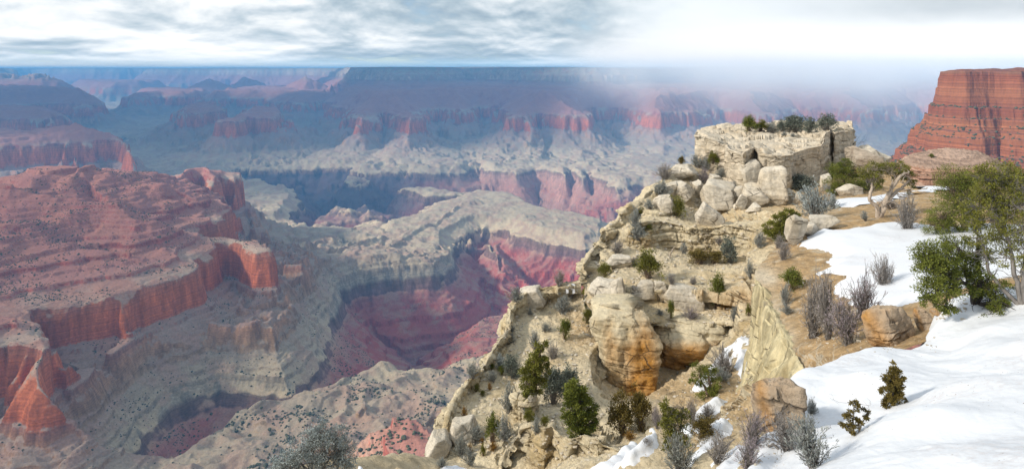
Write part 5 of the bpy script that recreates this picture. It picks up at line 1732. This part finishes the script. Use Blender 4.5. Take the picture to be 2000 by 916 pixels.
# ---- trees with trunk, limbs and crown
def tree(label, base, trunks, lobes, leaf, bark, lsize=0.075, twigs=0.5, name='juniper_tree', seed=1, dist=None, dead=0, base_r=0.12):
    """base (u, v); trunks: lists of (u, v, depth offset m) from the base up; lobes: (u, v, ru, rv, depth offset, tufts)"""
    rnd = np.random.default_rng(seed)
    p, n, d = hit(*base)
    if dist: d = dist
    k = d / FOC
    b = np.array(at(base[0], base[1], d)) if dist else np.array(p)

    def wp(u, v, o): return b + np.array(((u - base[0]) * k, o, -(v - base[1]) * k))
    paths, nodes = [], []
    for tr in trunks:
        A = np.array([b + (0, 0, -0.15)] + [wp(*q[:3]) for q in tr])
        t = np.linspace(0, len(A) - 1, 4 * len(A))
        Q = _cr(A, t)
        Q[1:] += rnd.normal(size=(len(Q) - 1, 3)) * base_r * 0.16
        paths.append((Q, np.linspace(base_r, base_r * 0.32, len(Q))))
        nodes.append(Q[len(Q) // 4:])
    nodes = np.concatenate(nodes)
    C, Dr, L, T = [], [], [], []
    for (u, v, ru, rv, o, nt) in lobes:
        ru, rv, nt = ru * 1.2, rv * 1.2, int(nt * 1.15)
        c = wp(u, v, o)
        R_ = np.array((ru * k, 0.8 * (ru + rv) / 2 * k, rv * k))
        j = np.argmin(np.linalg.norm(nodes - (c - (0, 0, R_[2] * 0.5)), axis=1))
        limb = curve(nodes[j], c, np.array((0, 0, -0.1 * R_[2])), 7, rnd)
        paths.append((limb, np.linspace(base_r * 0.42, base_r * 0.14, 7)))
        tone = rnd.normal() * 0.08
        for q in range(nt):
            s = unit(rnd.normal(size=3)) * rnd.uniform(0.35, 1.15) ** 0.7
            tc = c + s * R_
            m0 = limb[rnd.integers(2, 7)]
            tw = curve(m0, tc, rnd.normal(size=3) * 0.06 * R_.max(), 5, rnd)
            paths.append((tw, np.linspace(base_r * 0.13, base_r * 0.035, 5)))
            tr_ = min(R_.min() * 0.36, 11 * k)
            m = int(105 * (1 - twigs * 0.45))
            off = rnd.normal(size=(m, 3)) * tr_ * np.array((0.5, 0.5, 0.38))
            C.append(tc + off)
            Dr.append(unit(off / tr_ + (0, 0, 0.25) + unit(s) * 0.4 + rnd.normal(size=(m, 3)) * 0.5))
            L.append(rnd.uniform(0.6, 1.15, m) * lsize)
            T.append(np.clip(rnd.normal(0.5, 0.2, m) + tone + rnd.normal() * 0.14, 0, 1))
            for _ in range(int(twigs * 5)):
                e_ = tc + rnd.normal(size=3) * tr_ * 1.1
                paths.append((curve(tw[rnd.integers(1, 4)], e_, rnd.normal(size=3) * 0.03, 4, rnd), np.linspace(base_r * 0.06, base_r * 0.025, 4)))
    for _ in range(dead):
        m0 = nodes[rnd.integers(0, len(nodes))]
        e_ = m0 + unit(rnd.normal(size=3) + (0, 0, 0.2)) * rnd.uniform(14, 46) * k
        br = curve(m0, e_, rnd.normal(size=3) * 0.12, 6, rnd)
        paths.append((br, np.linspace(base_r * 0.2, base_r * 0.05, 6)))
        for _ in range(3):
            a_ = br[rnd.integers(2, 5)]
            paths.append((curve(a_, a_ + unit(rnd.normal(size=3)) * rnd.uniform(8, 20) * k, rnd.normal(size=3) * 0.04, 4, rnd), np.linspace(base_r * 0.09, base_r * 0.03, 4)))
    r = bpy.data.objects.new(name, None)
    COL.objects.link(r)
    r.location = b
    tag(r, label, 'tree')
    V, F = tubes(paths, 5)
    link('trunk', mesh_np('trunk', V - b, F, True), BARK[bark], r)
    if C:
        C, Dr, L, T = np.concatenate(C), np.concatenate(Dr), np.concatenate(L), np.concatenate(T)
        V, F = leaf_quads(C, Dr, L, L * 0.19, rnd)
        link('crown', mesh_np('crown', V - b, F, False, {'tint': np.repeat(T, 4)}), LEAF[leaf], r)
    return r


tree('tall dense green pinyon on the snowy terrace with its trunk showing below the crown', (1884, 458), [[(1882, 430, 0), (1880, 400, 0), (1872, 370, 0)], [(1870, 430, -0.2), (1850, 425, -0.3)], [(1890, 425, 0.1), (1905, 415, 0.2)]],
     [(1868, 350, 34, 20, 0, 34), (1850, 368, 22, 24, -0.3, 26), (1884, 366, 28, 26, 0.2, 34), (1905, 352, 18, 14, 0.3, 14), (1868, 390, 32, 20, 0, 26), (1895, 395, 22, 18, 0.2, 18), (1826, 420, 24, 18, -0.4, 24), (1806, 436, 18, 12, -0.5, 14), (1850, 425, 22, 16, -0.3, 20), (1842, 442, 26, 10, -0.4, 16), (1880, 420, 20, 12, 0, 12), (1908, 418, 14, 14, 0.2, 10)],
     'green', 'brown', 0.085, 0.25, 'pinyon_pine', 11, base_r=0.13)
tree('sprawling green juniper leaning out over the snow at the edge of the bare soil', (1905, 592), [[(1915, 560, 0), (1920, 520, 0.2), (1925, 470, 0.3)], [(1890, 560, -0.1), (1860, 540, -0.3), (1830, 520, -0.4)], [(1915, 580, -0.4), (1908, 570, -0.6)]],
     [(1808, 488, 32, 20, -0.4, 34), (1796, 520, 24, 24, -0.5, 28), (1830, 512, 22, 22, -0.3, 24), (1808, 550, 32, 18, -0.5, 28), (1838, 545, 16, 18, -0.3, 12), (1792, 572, 14, 12, -0.5, 8), (1820, 582, 16, 12, -0.5, 12), (1868, 480, 26, 20, 0, 18), (1884, 520, 24, 22, 0, 22), (1898, 550, 30, 20, -0.3, 26), (1920, 500, 26, 22, 0.2, 20), (1926, 558, 24, 18, -0.3, 18), (1905, 596, 22, 14, -0.8, 14), (1918, 580, 18, 12, -0.6, 10), (1900, 612, 10, 8, -0.9, 5)],
     'green', 'dark', 0.065, 0.4, 'juniper_tree', 13, base_r=0.09, dead=16)
tree('large grey barked juniper with bare twigs at the right edge of the photo', (1996, 592), [[(1984, 540, 0), (1976, 480, 0.1), (1966, 420, 0.2), (1960, 372, 0.3)], [(1992, 540, -0.1), (1990, 470, -0.2), (1988, 400, -0.2)], [(1955, 545, 0.3), (1945, 490, 0.4)]],
     [(1938, 350, 26, 18, 0.2, 20), (1968, 345, 30, 22, 0.2, 24), (1995, 360, 26, 24, 0, 20), (1940, 385, 26, 16, 0.3, 14), (1976, 395, 30, 22, 0, 18), (1950, 430, 28, 18, 0.3, 12), (1990, 440, 26, 22, -0.1, 16), (1935, 470, 24, 18, 0.4, 14), (1965, 500, 24, 18, 0.2, 10), (1996, 500, 18, 18, -0.2, 10), (2020, 400, 30, 40, 0, 24), (2020, 470, 26, 40, 0, 14), (1920, 410, 22, 18, 0.4, 16), (1952, 395, 22, 14, 0.3, 14), (1925, 440, 20, 16, 0.5, 12), (1975, 465, 24, 18, 0.1, 12)],
     'olive', 'grey', 0.065, 0.9, 'juniper_tree', 17, base_r=0.07, dead=40)
tree('yellow green juniper behind the grey barked one, at the right edge', (1955, 470), [[(1952, 440, 0), (1948, 400, 0), (1952, 370, 0)], [(1968, 440, 0.2), (1985, 400, 0.3)]],
     [(1930, 372, 22, 14, 0, 16), (1955, 352, 24, 14, 0, 18), (1985, 345, 22, 16, 0.2, 18), (1945, 400, 22, 14, -0.2, 14), (1985, 385, 24, 18, 0.2, 16), (1930, 428, 20, 14, -0.2, 14), (1970, 425, 26, 16, 0, 20), (2010, 370, 20, 30, 0.3, 20), (1960, 450, 24, 12, 0, 12)],
     'olive', 'brown', 0.085, 0.5, 'juniper_tree', 83, base_r=0.11, dead=8)
tree('twisted juniper with pale bare limbs standing on the tan terrace', (1716, 425), [[(1712, 405, 0), (1698, 388, 0), (1704, 366, 0), (1702, 350, 0)], [(1726, 410, 0), (1736, 390, 0), (1742, 365, 0), (1752, 348, 0.1)], [(1735, 392, 0), (1752, 378, 0.2), (1768, 366, 0.2), (1782, 352, 0.2)], [(1742, 366, 0), (1756, 342, -0.2), (1772, 336, -0.2)]],
     [(1694, 338, 16, 11, 0, 16), (1712, 332, 16, 12, 0.1, 18), (1704, 350, 18, 12, 0, 20), (1716, 358, 12, 10, 0, 10), (1742, 330, 20, 12, 0.2, 20), (1764, 328, 18, 10, 0.3, 14), (1778, 345, 14, 10, 0.3, 10), (1752, 345, 14, 9, 0.2, 7), (1786, 360, 8, 7, 0.3, 5), (1786, 376, 6, 8, 0.3, 3)],
     'olive', 'pale', 0.10, 0.6, 'juniper_tree', 19, base_r=0.17, dead=16)
tree('broad dark green juniper between the outcrop and the twisted tree', (1650, 380), [[(1650, 360, 0), (1648, 335, 0)], [(1640, 365, 0), (1630, 355, 0)]],
     [(1650, 320, 14, 11, 0, 16), (1640, 335, 20, 14, 0, 26), (1662, 338, 20, 16, 0.2, 26), (1632, 352, 20, 14, -0.2, 24), (1656, 358, 26, 16, -0.2, 34), (1672, 355, 14, 14, 0.2, 14), (1640, 370, 26, 9, -0.2, 20)],
     'green', 'brown', 0.12, 0.1, 'juniper_tree', 23, base_r=0.13)
tree('tall green juniper on the right side of the pale slope', (1141, 848), [[(1136, 820, 0), (1132, 790, 0), (1126, 760, 0)], [(1122, 830, -0.2), (1114, 815, -0.3)]],
     [(1122, 758, 16, 16, 0, 18), (1112, 775, 12, 12, 0, 12), (1134, 782, 18, 16, 0.1, 22), (1118, 795, 14, 12, -0.2, 12), (1146, 804, 18, 14, 0.1, 18), (1124, 818, 20, 14, -0.2, 20), (1146, 826, 16, 12, 0, 16), (1130, 838, 18, 10, -0.2, 14), (1158, 818, 8, 10, 0.1, 5)],
     'green', 'dark', 0.12, 0.2, 'juniper_tree', 29, base_r=0.11)
tree('tall olive juniper on the left side of the pale slope', (1046, 772), [[(1046, 745, 0), (1048, 715, 0), (1056, 685, 0)]],
     [(1058, 676, 10, 10, 0, 8), (1054, 694, 14, 10, 0, 12), (1044, 708, 18, 12, 0, 18), (1036, 726, 16, 14, 0, 18), (1054, 726, 16, 14, 0.1, 16), (1030, 746, 14, 14, -0.2, 14), (1050, 748, 16, 14, 0, 14), (1036, 764, 16, 9, -0.2, 10), (1062, 710, 9, 9, 0.2, 5)],
     'olive', 'brown', 0.12, 0.4, 'juniper_tree', 31, base_r=0.10)
tree('bushy olive juniper hanging over the ledge left of the big pale terrace boulder', (1528, 470), [[(1528, 455, 0), (1530, 440, 0)]],
     [(1510, 445, 14, 12, 0, 16), (1524, 434, 16, 12, 0, 20), (1542, 426, 16, 11, 0.2, 20), (1552, 420, 9, 7, 0.2, 7), (1512, 460, 14, 8, -0.2, 12), (1534, 450, 18, 12, -0.1, 20)],
     'olive', 'brown', 0.12, 0.15, 'juniper_tree', 37, base_r=0.10)
tree('green juniper in the gully beside the white twigged bush', (1388, 772), [[(1386, 750, 0), (1382, 725, 0)], [(1376, 755, 0), (1366, 735, 0)]],
     [(1384, 722, 10, 14, 0, 10), (1368, 728, 12, 14, 0, 12), (1360, 742, 10, 10, 0, 8), (1388, 748, 16, 14, 0, 16), (1380, 766, 16, 10, -0.2, 14), (1396, 760, 10, 8, 0, 7)],
     'green', 'brown', 0.09, 0.35, 'juniper_tree', 41, base_r=0.08)
tree('straggly olive and grey juniper rising above the bottom edge between two snow tongues', (1318, 905), [[(1316, 870, 0), (1312, 835, 0), (1308, 800, 0)], [(1326, 865, 0), (1334, 830, 0.2), (1338, 800, 0.2)]],
     [(1304, 800, 12, 14, 0, 12), (1318, 812, 14, 12, 0, 12), (1302, 826, 12, 14, -0.1, 12), (1322, 836, 16, 14, 0, 12), (1306, 850, 12, 12, -0.1, 10), (1338, 815, 12, 16, 0.2, 6), (1330, 858, 16, 12, 0, 10), (1304, 872, 12, 10, -0.1, 8)],
     'olive', 'grey', 0.08, 0.9, 'juniper_tree', 43, base_r=0.06, dead=16)
tree('small brown green conifer standing alone in the near snow', (1742, 792), [[(1744, 770, 0), (1746, 740, 0), (1748, 718, 0)]],
     [(1748, 722, 7, 10, 0, 8), (1756, 738, 9, 10, 0, 10), (1738, 744, 9, 12, 0, 12), (1750, 756, 12, 12, 0, 14), (1736, 768, 11, 10, 0, 12), (1752, 774, 11, 9, 0, 10), (1734, 786, 12, 7, 0, 8)],
     'brown', 'dark', 0.045, 0.35, 'conifer_sapling', 47, base_r=0.022)
tree('thin sapling with few needles half buried in the near snow', (1668, 848), [[(1666, 825, 0), (1668, 800, 0), (1672, 785, 0)], [(1684, 825, 0), (1696, 804, 0)]],
     [(1670, 792, 6, 10, 0, 5), (1660, 812, 9, 9, 0, 6), (1690, 808, 7, 8, 0, 5), (1676, 824, 10, 8, 0, 6), (1656, 836, 10, 8, 0, 8)],
     'brown', 'grey', 0.04, 0.9, 'conifer_sapling', 53, base_r=0.016, dead=4)
tree('grey green tree rising from below the bottom edge of the photo', (610, 948), [[(608, 915, 0), (612, 880, 0), (622, 850, 0)], [(595, 915, 0), (575, 885, 0)], [(630, 915, 0), (655, 880, 0)], [(580, 925, -0.2), (550, 905, -0.2)]],
     [(634, 842, 22, 16, 0, 24), (610, 856, 24, 16, 0, 26), (654, 862, 22, 18, 0.2, 24), (590, 876, 24, 16, -0.1, 26), (630, 880, 28, 20, 0, 30), (668, 886, 20, 20, 0.2, 22), (565, 894, 22, 14, -0.2, 22), (604, 904, 28, 18, -0.2, 28), (648, 908, 28, 18, 0, 26), (548, 910, 20, 12, -0.2, 16), (676, 912, 14, 14, 0.2, 12), (580, 922, 26, 14, -0.3, 20)],
     'silver', 'grey', 0.06, 0.9, 'juniper_tree', 59, base_r=0.05)
tree('pale dead branches lying on the stones left of the layered ledge', (1306, 500), [[(1312, 490, 0), (1318, 482, 0)], [(1318, 505, 0.1), (1326, 518, 0.1)], [(1302, 512, 0), (1300, 520, 0)]], [], 'sage', 'pale', name='dead_branch', seed=61, base_r=0.09, dead=8)
tree('leafless dead snag among the twigs on the near snow', (1532, 872), [[(1524, 850, 0), (1516, 825, 0)], [(1545, 850, 0), (1552, 828, 0)], [(1512, 868, 0), (1500, 872, 0)]], [], 'sage', 'grey', name='dead_snag', seed=67, base_r=0.03, dead=16)
tree('dead branched snag leaning over the lowest snow tongue', (1412, 880), [[(1404, 858, 0), (1396, 836, 0)], [(1424, 866, 0), (1436, 856, 0)], [(1410, 860, 0), (1402, 845, 0.2)]], [], 'sage', 'grey', name='dead_snag', seed=71, base_r=0.035, dead=10)
tree('black dead snag beside the right wall of the outcrop', (1664, 318), [[(1666, 305, 0), (1664, 290, 0), (1668, 280, 0)]], [], 'sage', 'dark', name='dead_snag', seed=73, base_r=0.10, dead=8)


# ------------------------------------------------------------------ shrubs dotted over the canyon's nearer slopes
def blob_shrub(seed):
    bm = bmesh.new()
    bmesh.ops.create_icosphere(bm, subdivisions=2, radius=1.0)
    V = np.array([v.co[:] for v in bm.verts], np.float32)
    F = np.array([[v.index for v in f.verts] for f in bm.faces], np.int32)
    bm.free()
    V = V * (0.55 + 0.9 * fbm3(V, 1.6, 3, seed)[:, None])
    V[:, 2] = V[:, 2] * 0.8 + 0.35
    return V, F


def build_scrub():
    m, g, b = base_mat('scrub_leaf')
    geo = g.n('ShaderNodeNewGeometry')
    n = g.noise(geo.outputs['Position'], 0.35, 3, 0.6)
    g.l(g.ramp(n, [(0.35, (0.045, 0.05, 0.035)), (0.65, (0.12, 0.125, 0.075))]), b.inputs['Base Color'])
    rnd = np.random.default_rng(77)
    x, y, z, X = CAN
    nrm = up(grid_normals(np.stack([x, y, z], -1)))[..., 2]
    ok = (y > 500) & (y < 2700) & (nrm > 0.70) & (X > 340) & (X < 1240)
    u = x / np.maximum(y, 1) * FOC + CU
    v = HZ - z / np.maximum(y, 1) * FOC
    ok &= (u > -60) & (u < 1130) & (v > 330) & (v < 960)
    dens = sstep(0.42, 0.66, fbm2(x / 85, y / 85, 4, 91)) ** 1.5 * 0.95 + 0.05
    # stands on the sandy hill and the spur
    dens = dens * np.where(v > 700, 1.0, 0.8)
    area = np.abs(np.gradient(x, axis=1) * np.gradient(y, axis=0)) + np.abs(np.gradient(x, axis=0) * np.gradient(y, axis=1))
    w = (ok * dens * area * np.where(X < 720, 1.5, 1.0)).ravel()
    w = w / w.sum()
    N = 17000
    idx = rnd.choice(len(w), N, p=w)
    P3 = np.stack([x.ravel()[idx], y.ravel()[idx], z.ravel()[idx]], 1)
    P3[:, :2] += rnd.normal(size=(N, 2)) * 1.5
    size = rnd.uniform(0.45, 1.6, N) * np.where(rnd.random(N) < 0.12, 1.7, 1.0)
    vv = HZ - P3[:, 2] / P3[:, 1] * FOC
    uu = P3[:, 0] / P3[:, 1] * FOC + CU
    size *= 1 + 0.55 * sstep(690, 760, vv) * sstep(300, 480, uu)
    shown = size / P3[:, 1] * ((vv < 912) & (uu > 2) & ((uu < 800) | (vv < 700)))
    big = np.argsort(-shown)[:300]
    protos = [blob_shrub(5 + k) for k in range(4)]
    mes = []
    for V, F in protos:
        me = mesh_np('shrub', V, F, False); me.materials.append(m); mes.append(me)
    for q, i in enumerate(big):
        o = bpy.data.objects.new('juniper_shrub', mes[q % 4])
        COL.objects.link(o)
        o.location = P3[i] - (0, 0, 0.2)
        s = float(size[i])
        o.scale = (s, s, s)
        o.rotation_euler = (0, 0, q * 1.7)
        tag(o, 'small dark juniper among many dotting the slopes deep in the canyon', 'shrub', 'junipers dotting the canyon slopes')
    rest = np.setdiff1d(np.arange(N), big)
    # the butte's talus as well
    bz = BUTTE_V[..., 2]; e = BUTTE_E
    okb = ((e > 16) & (e < 260)).ravel()
    ib = rnd.choice(np.flatnonzero(okb), 5200)
    Pb = BUTTE_V.reshape(-1, 3)[ib]
    Pb = np.concatenate([P3[rest], Pb]); sb = np.concatenate([size[rest], rnd.uniform(0.9, 2.9, len(ib))])
    VV, FF, base = [], [], 0
    for k, (V0, F0) in enumerate(protos):
        s = np.arange(k, len(Pb), 4)
        V = V0[None] * sb[s][:, None, None] + Pb[s][:, None, :]
        F = F0[None] + (np.arange(len(s)) * len(V0))[:, None, None] + base
        VV.append(V.reshape(-1, 3)); FF.append(F.reshape(-1, 3)); base += len(s) * len(V0)
    o = link('scrub', mesh_np('scrub', np.concatenate(VV), np.concatenate(FF), False), m)
    tag(o, kind='stuff')


build_scrub()
